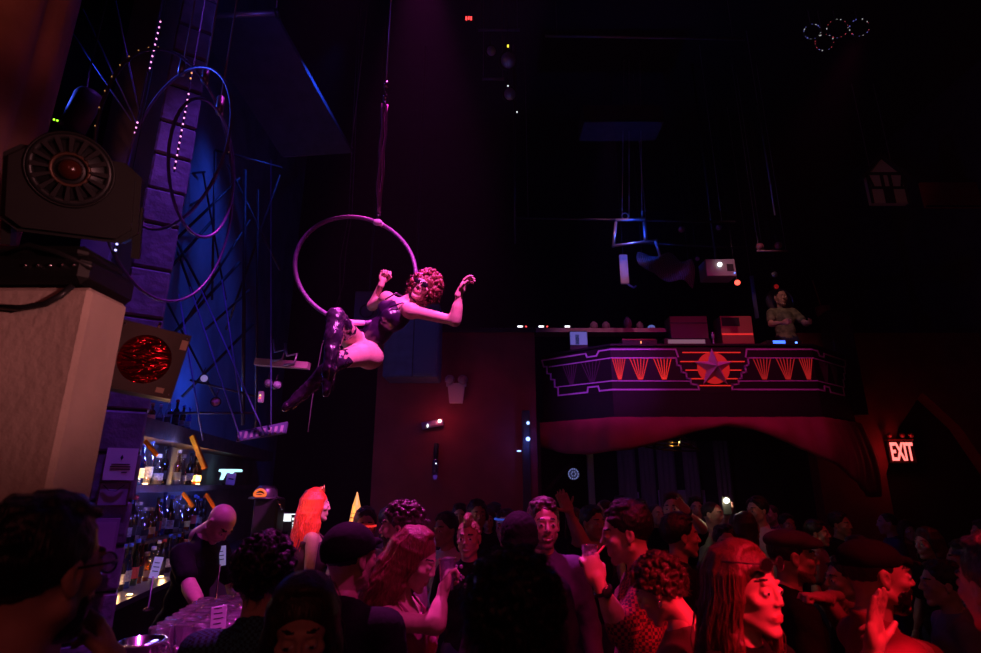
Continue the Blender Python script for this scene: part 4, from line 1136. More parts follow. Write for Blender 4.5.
def glass_obj(pos, label, group, sc=1.0, rz=0.0, cat='glass'):
    global pint
    if pint is None:
        pint = MB().lathe([(0, .004), (.03, .0), (.034, .02), (.042, .14), (.043, .145), (.0405, .145), (.039, .135), (.03, .03), (.02, .018), (0, .018)], n=10).build('pint_glass', PINT, None, False)
        MB().torus((0, 0, .1445), .042, .0022, n=20, k=6).build('rim', glassy('rim_glass', (.8, .8, .85), .5, .1), pint, True)
        MB().torus((0, 0, .004), .029, .003, n=16, k=6).build('foot', glassy('rim_glass', (.8, .8, .85), .5, .1), pint, True)
        o = pint
    else: o = copy_tree(pint)
    o.location = pos; o.scale = (sc, sc, sc); o.rotation_euler = (0, 0, rz)
    return tag(o, label, cat, group)
for r_ in range(4):
    for k in range(8):
        glass_obj(bar(-1.74 + k * .092 + (.046 if r_ % 2 else 0), 1.13 + r_ * .088, 1.08 if r_ < 5 else 1.2), 'clear pint glass, %s from the ice bucket in the %s row from the bartender' % (ORD[k], ORD[r_]), 'pint glasses on the bar')
a, b = at(217, 642, 2.62), at(215, 606, 2.62)
t = thing('menu_card', 'narrow lilac menu card standing before the pint glasses', 'menu card', a, .55)
g = MB().box((-.03, -.002, 0), (.03, .002, b.z - a.z)).build('card', mat('lit_card', (.75, .78, .85), .6), t); g.rotation_euler = (0, -.06, 0)
mb = MB()
for k in range(6): mb.box((-.02, -.0034, .03 + k * .02), (.018 - .004 * (k % 3), -.0022, .034 + k * .02))
g = mb.build('print', INK, t); g.rotation_euler = (0, -.06, 0)
MB().lathe([(0, 1.08 - a.z), (.028, 1.08 - a.z), (.028, 1.09 - a.z), (.012, 1.1 - a.z), (.016, -.03), (.01, .005), (0, .006)], n=12).build('holder', CHROME, t, True)
bk = at(143, 636, 2.5)
t = thing('ice_bucket', 'shiny steel ice bucket at the near end of the bar', 'bucket', (bk.x, bk.y, 1.08))
MB().lathe([(0, 0), (.06, 0), (.065, .01), (.088, .13), (.092, .13), (.092, .137), (.083, .137), (.06, .02), (0, .015)], n=28).build('bowl', CHROME, t, True)
for sd in (-1, 1): MB().torus((sd * .098, 0, .11), .02, .004, (0, 1, 0), 14, 6).build('handle', CHROME, t, True)
for k in range(12): MB().rbox((random.uniform(-.05, .05), random.uniform(-.05, .05), .1 + random.uniform(0, .02)), (.03, .03, .03), .006).build('ice_cube', glassy('ice', (.9, .9, .95), .3, .15), t)
for k in range(3):
    q = at(166 + k * 9, 650 - k * 3, 2.52)
    tw = thing('bar_tap', ('short chrome tap on the bar beside the ice bucket', 'middle chrome tap on the bar beside the ice bucket', 'chrome tap on the bar nearest the pint glasses')[k], 'tap', (q.x, q.y, 1.08), group='chrome taps')
    MB().lathe([(0, 0), (.014, 0), (.014, .01), (.009, .02), (.009, .1), (.013, .11), (0, .115)], n=10).build('stem', CHROME, tw, True)
    MB().tube([(0, 0, .1), (.02, -.02, .11), (.03, -.03, .085)], .005, 6).build('spout', CHROME, tw, True)

# clutter above the bar
o = thing('plank_shelf', 'short pinkish plank fixed high above the bar with clamps', 'shelf', at(256, 366, 4.9))
a, b = at(256, 362, 4.9) - o.location, at(309, 366, 4.9) - o.location
MB().prism([(-.04, -.03), (.04, -.03), (.04, .03), (-.04, .03)], 0, (b - a).length, *[Vector(q) for q in frame_of(b - a)], a).build('plank', mat('pink_plank', (.4, .26, .26), .6, noise=.2), o)
for k, q in enumerate(((275, 352), (287, 356))):
    w = at(*q, 4.85) - o.location; MB().tube([w + Vector((-.03, 0, .12)), w, w + Vector((.09, 0, .02)), w + Vector((.07, 0, -.07)), w + Vector((-.02, 0, -.08))], .011, 6).build('clamp', PIPE, o, True)
def spotlet(label, px, py, Y, sz, aim, glowm=None):
    c = at(px, py, Y); t = thing('spot_lamp', label, 'spotlight', c, group='small spotlights')
    M = facing_matrix((0, 0, 0), aim) @ Matrix.Rotation(R(90), 4, 'X')
    MB().lathe([(0, -sz * 1.1), (sz * .6, -sz), (sz * .9, sz * .2), (sz, sz), (sz * .88, sz), (sz * .7, sz * .6), (0, sz * .5)], n=16, M=M).build('can', DARKM2, t, True)
    MB().lathe([(0, sz * .62), (sz * .74, sz * .66), (sz * .86, sz * .9)], n=16, M=M).build('lens', glowm or mat('lens_clear', (.5, .55, .65), .1, spec=.8), t, True)
    MB().tube([(0, 0, 0), (0, .0, sz * 1.6), (0, .02, sz * 2.6)], sz * .16, 6).build('bracket', STEEL, t, True)
    if Y > 6: MB().tube([(0, .02, sz * 2.5), (0, .02, 9.0 - c.z)], .003, 5).build('drop_rod', BLK, t)
    return t
spotlet('small pale spotlight beside the red square lamp', 203, 378, 4.6, .035, (.6, -.6, -.2), mat('lens_pale', (.8, .75, .9), .2, emit=(.5, .4, 1), es=.35))
spotlet('small blue-glinting spotlight left under the pink plank', 268, 384, 4.9, .04, (.5, -.9, .1))
spotlet('small blue-glinting spotlight right under the pink plank', 276, 386, 4.9, .04, (.6, -.8, .2))
t = thing('power_box', 'small grey box with two lit indicator dots under the pink plank', 'box', at(261, 397, 4.9))
MB().rbox((0, 0, 0), (.045, .04, .1), .006).build('case', WHITEP, t)
for k in (0, 1): MB().ball((0, -.022, .012 - .024 * k), .007, 8).build('diode', glow('led_red_dot' if k else 'led_yellow_dot', (1, .1, .1) if k else (1, .7, .2), 2), t, True)
a, b = at(238, 438, 4.5), at(287, 430, 4.5)
t = thing('keyboard', 'white slatted keyboard-like rack tilted on the bar canopy', 'keyboard', a)
d = (b - a); L = d.length; x = d.normalized(); zv = Vector((0, .25, .97))
mb = MB().prism([(0, -.035), (L, -.03), (L, .065), (0, .05)], 0, .02, x, zv, x.cross(zv), (0, 0, 0)); mb.build('case', mat('dark_blue_plastic', (.06, .07, .14), .5), t)
for k in range(8):
    MB().prism([(.012 + k * L / 8.2, -.022), (L / 8.2 * (k + .7), -.022), (L / 8.2 * (k + .7), .035), (.012 + k * L / 8.2, .035)], .02, .028, x, zv, x.cross(zv), (0, 0, 0)).build('key', mat('key_grey', (.3, .3, .34), .5), t)
spotlet('clamp spotlight with a red-glinting head above the bar canopy', 216, 402, 4.5, .04, (.4, -.9, -.1), mat('lens_rose', (.7, .4, .5), .1, spec=.9))

# ------------------------------------------------------------------ aerial hoop and performer
hc = at(358.5, 268, 3.98); HR = .465
u_ = Vector((math.cos(R(27)), math.sin(R(27)), 0)); v_ = Vector((0, .16, 1)).normalized()
hook_a = math.atan2(.15, HR)
t = thing('aerial_hoop', 'taped aerial hoop hanging on a long rope and carrying the performer', 'hoop', hc - v_ * HR)
o_ = t.location
ring = lambda a: hc - o_ + u_ * HR * math.sin(a) + v_ * HR * math.cos(a)
MB().tube([ring(2 * math.pi * i / 96) for i in range(96)], .0165, 10, closed=True).build('ring', mat('hoop_grip_tape', (.20, .10, .24), .4, noise=.25, nscale=30, bump=.3, bscale=120), t, True)
for a0, a1 in ((2.95, 3.25), (.2, .34)):
    MB().tube([ring(a0 + (a1 - a0) * i / 8) for i in range(9)], .0195, 10).build('grip_band', mat('pale_tape', (.75, .55, .7), .5), t, True)
hk = ring(.24)
MB().torus(hk + Vector((0, 0, .045)), .035, .009, (1, .3, 0), 20, 8).build('shackle', CHROME, t, True)
MB().ball(hk + Vector((0, -.005, .0)), .034, 12, sq=(1.2, 1, .8)).build('knot', mat('pale_tape', (.75, .55, .7), .5), t, True)
tz = lambda py: at(381, py, 4.1).z - o_.z
for k, dx in enumerate((-.014, .014)):
    pts = [Vector((hk.x + dx * min(1, i / 3), hk.y + .012 * k, hk.z + .07 + (tz(104) - hk.z - .07) * i / 14)) + Vector((.005 * math.sin(i * 1.3 + k), 0, 0)) for i in range(15)]
    MB().tube(pts, .012, 8).build('sling', mat('magenta_sling', (.45, .2, .4), .6, bump=.5, bscale=120), t, True)
for k, zz in enumerate((104, 98, 91, 85)):
    if k % 2 == 0: MB().torus((hk.x, hk.y, tz(zz)), .024, .007, (1, 0, .1), 16, 8).build('carabiner', CHROME, t, True)
    else: MB().lathe([(0, -.03), (.02, -.025), (.026, 0), (.02, .03), (0, .034)], c=(hk.x, hk.y, tz(zz)), n=14).build('swivel', CHROME, t, True)
MB().tube([(hk.x, hk.y, tz(84)), (hk.x - .01, hk.y + .01, 9.0 - o_.z)], .007, 6).build('cable', mat('steel_cable', (.6, .45, .6), .4, metal=.4), t, True)
o = MB().tube([at(367, -130, 4.9), at(352, 214, 4.9), at(346, 250, 4.9), at(343, 285, 4.85), at(334, 312, 4.8), at(322, 345, 4.8), at(312, 400, 4.75), at(308, 432, 4.7)], .004, 6).build('loose_rope', mat('dark_rope', (.07, .06, .07), .8), None, True)
tag(o, 'slack rope hanging inside the aerial hoop down past the boots', 'rope')
o = MB().tube([at(365, -130, 4.92), at(349, 214, 4.92), at(340, 260, 4.92), at(340, 300, 4.9), at(332, 330, 4.9)], .004, 6).build('loose_rope', mat('dark_rope', (.07, .06, .07), .8), None, True)
tag(o, 'second slack rope beside the first inside the aerial hoop', 'rope')

J = {k: np.array(at(*v)) for k, v in dict(
    pel=(362, 345, 4.07), wai=(378, 331, 4.02), che=(395, 315, 3.97), nb=(408, 302, 3.95), hd=(424, 287, 3.9),
    sR=(387, 299, 4.07), sL=(411, 311, 3.84), eR=(372, 306, 4.24), wR=(382, 282, 4.12), eL=(455, 321, 3.72), wL=(460, 292, 3.66),
    hR=(354, 342, 4.0), hL=(368, 353, 4.02), k1=(336, 317, 3.60), a1=(329, 372, 3.50), t1=(326, 393, 3.46), k2=(339, 360, 3.74), a2=(300, 396, 3.76), t2=(285, 408, 3.70)).items()}
root = thing('person', 'performer in glossy dark leotard and thigh boots reclining on the aerial hoop', 'person', (J['pel'][0], J['pel'][1], J['pel'][2]))
PB = J['pel'].copy()
J = {k: v - PB for k, v in J.items()}
ax = J['nb'] - J['pel']; ax /= np.linalg.norm(ax)
sh = J['sL'] - J['sR']; sh -= ax * (sh @ ax); sh /= np.linalg.norm(sh)
fr = np.cross(sh, ax)
if fr[1] > 0: fr = -fr
rot = np.stack([sh, fr, ax], 1)
def torso(g, low=True):
    pr = [('e', J['pel'], np.array((.135, .1, .105)) + g, rot), ('e', J['wai'], np.array((.108, .085, .13)) + g, rot), ('e', J['che'], np.array((.13, .09, .13)) + g, rot),
          ('e', J['che'] + fr * .062 + sh * .06 - ax * .02, np.full(3, .054) + g, None), ('e', J['che'] + fr * .062 - sh * .06 - ax * .02, np.full(3, .054) + g, None)]
    return pr
body = torso(0) + [('c', J['sR'], J['sL'], .048, .048), ('c', J['che'] + ax * .06, J['nb'], .07, .05), ('c', J['nb'], J['hd'] - np.array((.02, 0, .05)), .048, .044),
                   ('c', J['sR'], J['eR'], .046, .035), ('c', J['eR'], J['wR'], .036, .022), ('c', J['sL'], J['eL'], .047, .034), ('c', J['eL'], J['wL'], .036, .022), ('c', J['eL'] * .8 + J['wL'] * .2, J['eL'] * .55 + J['wL'] * .45, .037, .034),
                   ('e', J['sL'], (.055, .055, .055)), ('e', J['sR'], (.055, .055, .055)),
                   ('c', J['hR'], J['k1'], .088, .056), ('c', J['hL'], J['k2'], .098, .06), ('e', J['hL'] + np.array((.01, .02, -.02)), (.105, .1, .1)),
                   ('c', J['k1'], J['a1'], .054, .034), ('c', J['k2'], J['a2'], .054, .034), ('c', J['a1'], J['t1'], .032, .02), ('c', J['a2'], J['t2'], .032, .02)]
V, F = soft(body, .0095, .03)
parts = [(V, F, 0)]
hV, hF, hmi = head_mesh('f', .005)
f = Vector((-.12, -.95, -.05)).normalized(); upv = Vector((.50, -.12, .86)); upv = (upv - f * upv.dot(f)).normalized(); xr = f.cross(upv)
HMa = Matrix.Translation(Vector(J['hd'])) @ Matrix((xr, f, upv)).transposed().to_4x4()
keep = hV[:, 2] > -.155
parts.append((xf(HMa, hV), hF, hmi))
for nm, w, e, pose, hd, palm in (('R', 'wR', 'eR', 'fist', (.25, -.1, 1), (.6, -.6, 0)), ('L', 'wL', 'eL', 'relax', (.45, -.05, .9), (.8, -.3, -.5))):
    z = Vector(hd).normalized(); y = Vector(palm); y = (y - z * y.dot(z)).normalized(); x = y.cross(z)
    hv, hf = hand_mesh(pose, .0045)
    hv = hv * np.array((1 if nm == 'R' else -1, 1, 1)) * .95
    if nm == 'L': hf = hf[:, ::-1]
    parts.append((hv @ np.array(Matrix((x, y, z)).transposed()).T + J[w], hf, 0))
V, F, mi = join(parts)
npmesh('body', V, F, [skin('light'), EYE_W, DARKM, LIPS, TEETH], mi, root)
VINYL = mat('purple_black_vinyl', (.02, .006, .03), .28, coat=.35, bump=.25, bscale=16)
V, F = soft(torso(.008), .0095, .025, [(ax * .9 + fr * .25, J['che'] + ax * .125 + fr * .03), (-ax * .8 - sh * .0 , J['pel'] - ax * .085)], sines(.002, 50))
leo = npmesh('leotard', V, F, [VINYL], None, root)
mb = MB()
for sd in (-1, 1):
    q = [J['che'] + fr * .12 + sh * sd * .06 + ax * .03, J['che'] + fr * .085 + sh * sd * .075 + ax * .12, J['nb'] + sh * sd * .06 + fr * .01 + ax * -.0, J['che'] - fr * .07 + sh * sd * .07 + ax * .08]
    mb.tube(q, .006, 6)
mb.build('strap', VINYL, leo, True)
BOOT = mat('black_vinyl_boot', (.03, .016, .04), .25, coat=.5, bump=.5, bscale=22)
for a, k_, an, tt, fr0 in ((J['hR'], J['k1'], J['a1'], J['t1'], .45), (J['hL'], J['k2'], J['a2'], J['t2'], .72)):
    st = a + (k_ - a) * fr0
    V, F = soft([('c', st, k_, .082 - .02 * fr0, .063), ('c', k_, an, .062, .042), ('e', k_ * .62 + an * .38, (.06, .062, .06)), ('c', an, tt, .04, .025)], .0095, .02, [(a - k_, st + (a - k_) * .02)], sines(.0035, 60))
    b_ = npmesh('boot', V, F, [BOOT], None, root)
    hd_ = (an - k_); hd_ /= np.linalg.norm(hd_)
    MB().tube([an + hd_ * .02 + np.array((.02, .03, 0)), an + hd_ * .12 + np.array((.03, .04, 0))], [.014, .006], 8).build('heel', BOOT, b_, True)
hv = hair_mesh('perm', .0055, 5)
npmesh('hair', xf(HMa, hv[0]), hv[1], [hairm('auburn')], None, root)
fv, ff = fuzz(450, (0, -.028, .012), (.1, .11, .12), .06, .0012, np.random.default_rng(3), lambda q: not (q[1] > .03 and q[2] < .08))
npmesh('loose_hair', xf(HMa, fv), np.array(ff), [hairm('auburn')], None, root)['kind'] = 'stuff'
mb = MB().torus(Vector(J['nb']) * .55 + Vector(J['hd'] - np.array((.02, 0, .05))) * .45, .051, .006, Vector(J['hd'] - J['nb']), 28, 6); mb.build('choker', BLK, root, True)
pa = dict(root=root, HM=HMa)
mb = MB()
for sd in (-1, 1): mb.ball((sd * .034, .098, .004), .027, 12, sq=(1, .35, .75))
mb.tube([(-.01, .108, .006), (.01, .108, .006)], .004, 6)
for sd in (-1, 1): mb.tube([(sd * .058, .092, .008), (sd * .082, .02, .008)], .003, 6)
head_part(pa, 'sunglasses', mb, mat('sunglass_black', (.01, .01, .012), .12, coat=.5))

# ------------------------------------------------------------------ DJ balcony
XC = at(713, 368, 8.0).x; HW, AL, AN = 1.5, 1.2, R(38)
def bz(py): return at(713, py, 8.0).z
def bp(s, z, d=0.0):
    a = abs(s); sg = 1 if s >= 0 else -1
    if a <= HW: return Vector((XC + s, 8.0 - d, z))
    k = a - HW
    nx, ny = math.sin(AN) * sg, -math.cos(AN)
    return Vector((XC + sg * (HW + k * math.cos(AN)) + nx * d, 8.0 + k * math.sin(AN) + ny * d, z))
SMAX = HW + AL
ZT, ZB = bz(346), bz(393)
mb = MB()
PANEL = mat('panel_black', (.014, .008, .012), .55, noise=.3, nscale=6)
def slab(mb, z0, z1, d0, d1):
    st = [-SMAX, -HW, HW, SMAX]
    for a, b in zip(st[:-1], st[1:]):
        e = .0001 if a < 0 else -.0001
        ps = [(a + 1e-6 if abs(a) == HW and a > 0 else a), b]
        q = [bp(a, z0, d0), bp(b, z0, d0), bp(b, z1, d0), bp(a, z1, d0), bp(a, z0, d1), bp(b, z0, d1), bp(b, z1, d1), bp(a, z1, d1)]
        mb.add([tuple(x) for x in q], [(0, 1, 2, 3), (7, 6, 5, 4), (4, 5, 1, 0), (5, 6, 2, 1), (6, 7, 3, 2), (7, 4, 0, 3)])
bal = thing('dj_booth', 'black DJ balcony front with art-deco outlines, red fans and a star', 'DJ booth', (XC, 8.0, 2.75))
rel = Matrix.Translation(-bal.location)
def bpartm(name, mb, m, smooth=False, par=None):
    o = mb.build(name, m, None, smooth); o.data.transform(rel); o.parent = par or bal; return o
mb = MB(); slab(mb, ZB, ZT, -.05, 0); bpartm('panel', mb, PANEL)
mb = MB(); slab(mb, bz(419), ZB, -.05, -.005); bpartm('fascia', mb, PANEL)
mb = MB(); slab(mb, ZT, ZT + .03, -.35, .03); bpartm('ledge', mb, BLK)
mb = MB()
pl = [bp(-SMAX, 0, -.05), bp(-HW, 0, -.05), bp(HW, 0, -.05), bp(SMAX, 0, -.05)]
pl = [(p.x, p.y) for p in pl] + [(6.2, 12.2), (.68, 12.2)]
mb.prism([(x, y) for x, y in pl], bz(419), bz(419) + .15, (1, 0, 0), (0, 1, 0), (0, 0, 1), (0, 0, 0)); o = mb.build('ceiling', BLACKP); o['kind'] = 'structure'
# outlines: (zoom x, zoom y) of the drawing, mirrored about the star
def sx(x):
    if x >= 370: return (787 - x) / 417 * HW
    return HW + (370 - x) / 265 * AL
def zz(y): return bz(320 + y / 4.083)
LINE = mat('painted_line_lilac', (.75, .5, .9), .5)
def stroke(pts, w, m, name, par=None, d=.012):
    mb = MB()
    pp = []
    for (a, za), (b, zb) in zip(pts[:-1], pts[1:]):
        pp.append((a, za))
        for h_ in (HW, -HW):
            if (a - h_) * (b - h_) < 0:
                tt = (h_ - a) / (b - a); pp.append((h_, za + (zb - za) * tt))
    pp.append(pts[-1])
    for (a, za), (b, zb) in zip(pp[:-1], pp[1:]):
        da, dz = b - a, zb - za; L_ = math.hypot(da, dz)
        if L_ < 1e-6: continue
        na, nz = -dz / L_ * w, da / L_ * w
        ea, ez = da / L_ * w * .9, dz / L_ * w * .9
        q = [(a - ea + na, za - ez + nz), (b + ea + na, zb + ez + nz), (b + ea - na, zb + ez - nz), (a - ea - na, za - ez - nz)]
        P0 = [bp(x, z, .0) for x, z in q]; P1 = [bp(x, z, d) for x, z in q]
        mb.add([tuple(v) for v in P0 + P1], [(0, 1, 2, 3), (7, 6, 5, 4), (0, 4, 5, 1), (1, 5, 6, 2), (2, 6, 7, 3), (3, 7, 4, 0)])
    return bpartm(name, mb, m, False, par)
outer = [(648, 150), (640, 120), (330, 120), (320, 138), (285, 138), (280, 122), (105, 122), (112, 150), (125, 152), (125, 182), (140, 186), (140, 210), (155, 214), (155, 245), (168, 250), (168, 284), (280, 284), (283, 264), (320, 264), (325, 284), (720, 284)]
step = [(610, 155), (640, 155), (640, 185), (655, 187), (655, 214), (675, 217), (675, 238), (690, 241), (690, 262), (716, 265), (720, 284)]
it = [(135, 155), (625, 155)]; ib = [(170, 247), (690, 250)]
for sg in (-1, 1):
    for pts, w in ((outer, .011), (step, .011), (it, .008), (ib, .008)):
        stroke([(sg * sx(x), zz(y)) for x, y in pts], w, LINE, 'outline')
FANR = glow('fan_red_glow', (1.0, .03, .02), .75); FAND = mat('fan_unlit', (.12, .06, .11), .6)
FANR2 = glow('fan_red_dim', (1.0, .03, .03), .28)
for sg in (-1, 1):
    for k, (l, r_, b_) in enumerate(((540, 625, 583), (442, 530, 487), (372, 434, 402), (255, 340, 300), (185, 250, 222))):
        for i in range(6):
            xt = l + (r_ - l) * (i + .5) / 6; xb = b_ + (xt - b_) * .22
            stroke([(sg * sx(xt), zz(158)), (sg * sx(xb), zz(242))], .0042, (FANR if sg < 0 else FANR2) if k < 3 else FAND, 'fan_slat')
for y in (133, 170, 205, 240, 268):
    hw_ = 118 if y < 150 else (130 if y < 180 else (112 if y < 220 else (95 if y < 250 else 62)))
    stroke([(sx(787 - hw_), zz(y)), (-sx(787 - hw_), zz(y))], .0065, FANR, 'stripe')
zc = zz(197); rr = 66 / 417 * HW
mb = MB().prism([(rr * math.cos(a), rr * math.sin(a)) for a in [2 * math.pi * i / 40 for i in range(40)]], .014, .02, (1, 0, 0), (0, 0, 1), (0, -1, 0), (XC, 8.0, zc)); bpartm('disc', mb, glow('disc_red_glow', (1.0, .02, .02), .42))
ST1 = mat('star_lilac', (.8, .42, .7), .5)
Rs = 84 / 417 * HW; ri = Rs * .40
tip = [Vector((XC + Rs * math.cos(R(90 + 72 * i)), 7.975, zc + Rs * math.sin(R(90 + 72 * i)))) for i in range(5)]
inn = [Vector((XC + ri * math.cos(R(126 + 72 * i)), 7.975, zc + ri * math.sin(R(126 + 72 * i)))) for i in range(5)]
cf = Vector((XC, 7.82, zc))
for i in range(5):
    mb = MB(); a, b, c_ = tip[i], inn[i - 1], inn[i]
    mb.add([tuple(q) for q in (a, b, c_, cf)], [(0, 1, 3), (0, 3, 2), (0, 2, 1), (1, 2, 3)]); bpartm('star_point', mb, ST1)
# draped valance under the balcony
mb = MB(); NU, NV = 90, 10; vs = []; fs = []
low = [(-SMAX - .15, 441), (-2.3, 452), (-1.9, 454), (-1.3, 450), (-.8, 441), (-.35, 432), (.05, 427), (.45, 431), (.9, 444), (1.5, 465), (2.0, 484), (2.4, 498), (SMAX + .2, 498)]
for i in range(NU + 1):
    s = -SMAX - .15 + (2 * SMAX + .35) * i / NU
    yb = np.interp(s, [q[0] for q in low], [q[1] for q in low])
    for j in range(NV + 1):
        v = j / NV
        z = bz(417) + (bz(yb) - bz(417)) * v
        d = .02 + .12 * math.sin(v * math.pi * .75) + .018 * math.sin(s * 9 + 2.5 * v) * v + .012 * math.sin(s * 23)
        vs.append(tuple(bp(s, z, d)))
for i in range(NU):
    for j in range(NV): fs.append((i * (NV + 1) + j, i * (NV + 1) + j + 1, (i + 1) * (NV + 1) + j + 1, (i + 1) * (NV + 1) + j))
mb.add(vs, fs); o = mb.build('valance', mat('crimson_fabric', (.42, .05, .08), .8, noise=.2, nscale=3, bump=.3, bscale=6), None, True)
sm = o.modifiers.new('thickness', 'SOLIDIFY'); sm.thickness = .01
tag(o, 'crimson draped valance scalloped along the underside of the DJ balcony', 'drape')

# gear on the balcony
LED_R = glow('led_red', (1, .05, .05), 4); LED_W = glow('led_white', (.95, .95, 1.0), 2.2); LED_BL = glow('led_blue', (.1, .25, 1.0), 3)
zt = ZT + .03
def gear(name, label, cat, px, py0, py1, Y, w, d, m, parts=(), r=.008, rz=0.0, rest=None):
    a, b = at(px, py1, Y), at(px, py0, Y)
    t = thing(name, label, cat, a, rz)
    lo = 0 if rest is None else rest - a.z
    MB().rbox((0, d / 2, (b.z - a.z + lo) / 2), (w, d, b.z - a.z - lo), r).build('case', m, t)
    for nm, mm, x0, x1, z0, z1 in parts:
        H_ = b.z - a.z
        MB().box((x0 * w, -.006, z0 * H_), (x1 * w, .004, z1 * H_)).build(nm, mm, t)
    return t
SLAB = bz(419) + .15
for nm_, x0, x1, y0, y1, zt_ in (('decks_table', XC - 1.5, XC + 1.5, 8.12, 8.42, zt), ('gear_table', at(655, 330, 8.7).x, at(762, 330, 8.7).x, 8.62, 9.1, zt)):
    t = thing(nm_, 'long black table under the turntables behind the balcony front' if nm_ == 'decks_table' else 'black table behind the star carrying the red amplifier', 'table', ((x0 + x1) / 2, (y0 + y1) / 2, SLAB + .003))
    MB().box(((x0 - x1) / 2, (y0 - y1) / 2, zt_ - SLAB - .04), ((x1 - x0) / 2, (y1 - y0) / 2, zt_ - SLAB)).build('tabletop', BLK, t)
    for sx_ in (-1, 1):
        for sy_ in (-1, 1): MB().box((sx_ * ((x1 - x0) / 2 - .04) - .02, sy_ * ((y1 - y0) / 2 - .04) - .02, 0), (sx_ * ((x1 - x0) / 2 - .04) + .02, sy_ * ((y1 - y0) / 2 - .04) + .02, zt_ - SLAB - .04)).build('leg', STEEL, t)
gear('lit_monitor', 'small screen glowing violet-blue at the corner of the DJ balcony', 'monitor', 579, 331, 346, 8.75, .3, .03, BLK, [('screen', mat('violet_screen', (.1, .1, .2), .4, emit=(.2, .2, .85), es=.4), -.46, .46, .08, .94), ('graphic', INK, -.18, .02, .1, .75)], rest=zt)
gear('red_amplifier', 'red-lit amplifier box behind the star on the DJ balcony', 'amplifier', 738, 316, 336, 8.7, .52, .3, mat('amp_red', (.4, .08, .08), .5), [('bright_strip', glow('strip_red', (1, .03, .03), .7), -.5, .48, .05, .13), ('panel', BLK, -.46, .1, .5, .92)], rest=zt)
gear('loudspeaker', 'black loudspeaker at the far end of the DJ balcony', 'loudspeaker', 846, 310, 350, 8.75, .36, .3, mat('speaker_black', (.05, .03, .035), .6), [('grille', mat('speaker_grille', (.09, .05, .06), .8), -.42, .42, .06, .94)], rest=SLAB)
gear('mixer_case', 'low mixing desk with pale lit strip left of the star', 'mixer', 690, 338, 346, 8.35, .8, .3, BLK, [('lit_strip', mat('pale_strip', (.3, .25, .3), .5, emit=(1, .7, .8), es=.12), -.42, .3, .2, .8)], rest=zt)
gear('equipment_case', 'dark equipment case between the plank ledge and the red amplifier', 'case', 690, 316, 336, 8.75, .62, .3, mat('case_maroon', (.16, .06, .08), .6), [('lid_edge', STEEL, -.5, .5, .62, .68)], rest=zt)
t = gear('turntable', 'low turntable glowing blue in front of the DJ', 'turntable', 785, 340, 346, 8.3, .55, .3, BLK, [('blue_display', glow('deck_blue', (.05, .15, 1.0), 2.2), -.32, .02, .3, .9), ('button', LED_BL, .3, .36, .3, .7)], rest=zt)
MB().lathe([(0, .09), (.13, .09), (.135, .1), (0, .105)], c=(0, .15, .0), n=28).build('platter', CHROME, t, True)
t = gear('turntable', 'low dark turntable left of the pale mixing desk', 'turntable', 640, 339, 346, 8.3, .55, .3, BLK, [('amber_display', LEDW, .02, .05, .3, .7), ('red_strip', mat('red_strip_dim', (.3, .03, .04), .5), -.48, .45, .85, 1.0)], rest=zt)
MB().lathe([(0, .09), (.13, .09), (.135, .1), (0, .105)], c=(0, .15, .0), n=28).build('platter', CHROME, t, True)
t = thing('microphone', 'pale microphone standing up by the star', 'microphone', at(714, 346, 8.3))
MB().lathe([(0, 0), (.05, 0), (.05, .01), (.01, .02), (.01, .12), (.02, .13), (.026, .2), (0, .215)], n=12).build('stand', WHITEP, t, True); MB().ball((0, 0, .2), .03, 10).build('grille', PIPE, t, True)
# plank ledge left of the booth with lamps and pots
a, b = at(480, 320, 8.9), at(668, 328, 8.9)
o = MB().box((a.x, 8.9, b.z - .07), (b.x, 9.2, b.z)).build('plank_ledge', mat('pinkish_plank', (.5, .32, .38), .6, noise=.2)); tag(o, 'long pale plank ledge behind the DJ balcony carrying lamps and pots', 'shelf')
zl = b.z
for k, px in enumerate((520, 541, 567)):
    w = at(px, 318, 8.95)
    t = thing('strip_lamp', ('bright white lamp first from the bare end of the plank ledge', 'bright white lamp in the middle of three on the plank ledge', 'bright white lamp nearest the pots on the plank ledge')[k], 'lamp', (w.x, 8.95, zl), group='ledge lamps')
    MB().rbox((0, .03, .035), (.14, .06, .07), .01).build('case', BLK, t); MB().rbox((0, -.003, .04), (.085, .012, .028), .004).build('diffuser', LED_W, t)
    if k < 2: MB().ball((.1, 0, .04), .012, 8).build('diode', LED_R, t, True)
for k, (px, r_, h_) in enumerate(((594, .07, .13), (606, .07, .13), (628, .07, .2), (640, .06, .13))):
    w = at(px, 324, 9.0)
    t = thing('pot', ('round dim pot first after the ledge lamps', 'second round dim pot on the plank ledge', 'tall dim jar on the plank ledge', 'narrow dim pot beside the tall jar')[k], 'pot', (w.x, 9.02, zl), group='ledge pots')
    MB().lathe([(0, 0), (r_ * .6, 0), (r_, h_ * .45), (r_ * .85, h_ * .85), (r_ * .5, h_), (0, h_)], n=18).build('vessel', mat('dim_pot', (.3, .18, .22), .5, noise=.2), t, True)
    MB().lathe([(0, h_), (r_ * .45, h_), (r_ * .4, h_ * 1.12), (0, h_ * 1.15)], n=14).build('lid', mat('dim_pot_lid', (.2, .12, .15), .5), t, True)
w = at(651, 323, 9.0); t = thing('dome_lamp', 'small blue glowing dome lamp on the plank ledge', 'lamp', (w.x, 9.0, zl))
MB().lathe([(0, 0), (.07, 0), (.07, .02), (0, .022)], n=18).build('base', WHITEP, t, True); MB().lathe([(.065, .02), (.055, .055), (.03, .075), (0, .08)], n=18).build('dome', mat('blue_dome', (.2, .25, .6), .4, emit=(.2, .3, 1), es=.35), t, True)
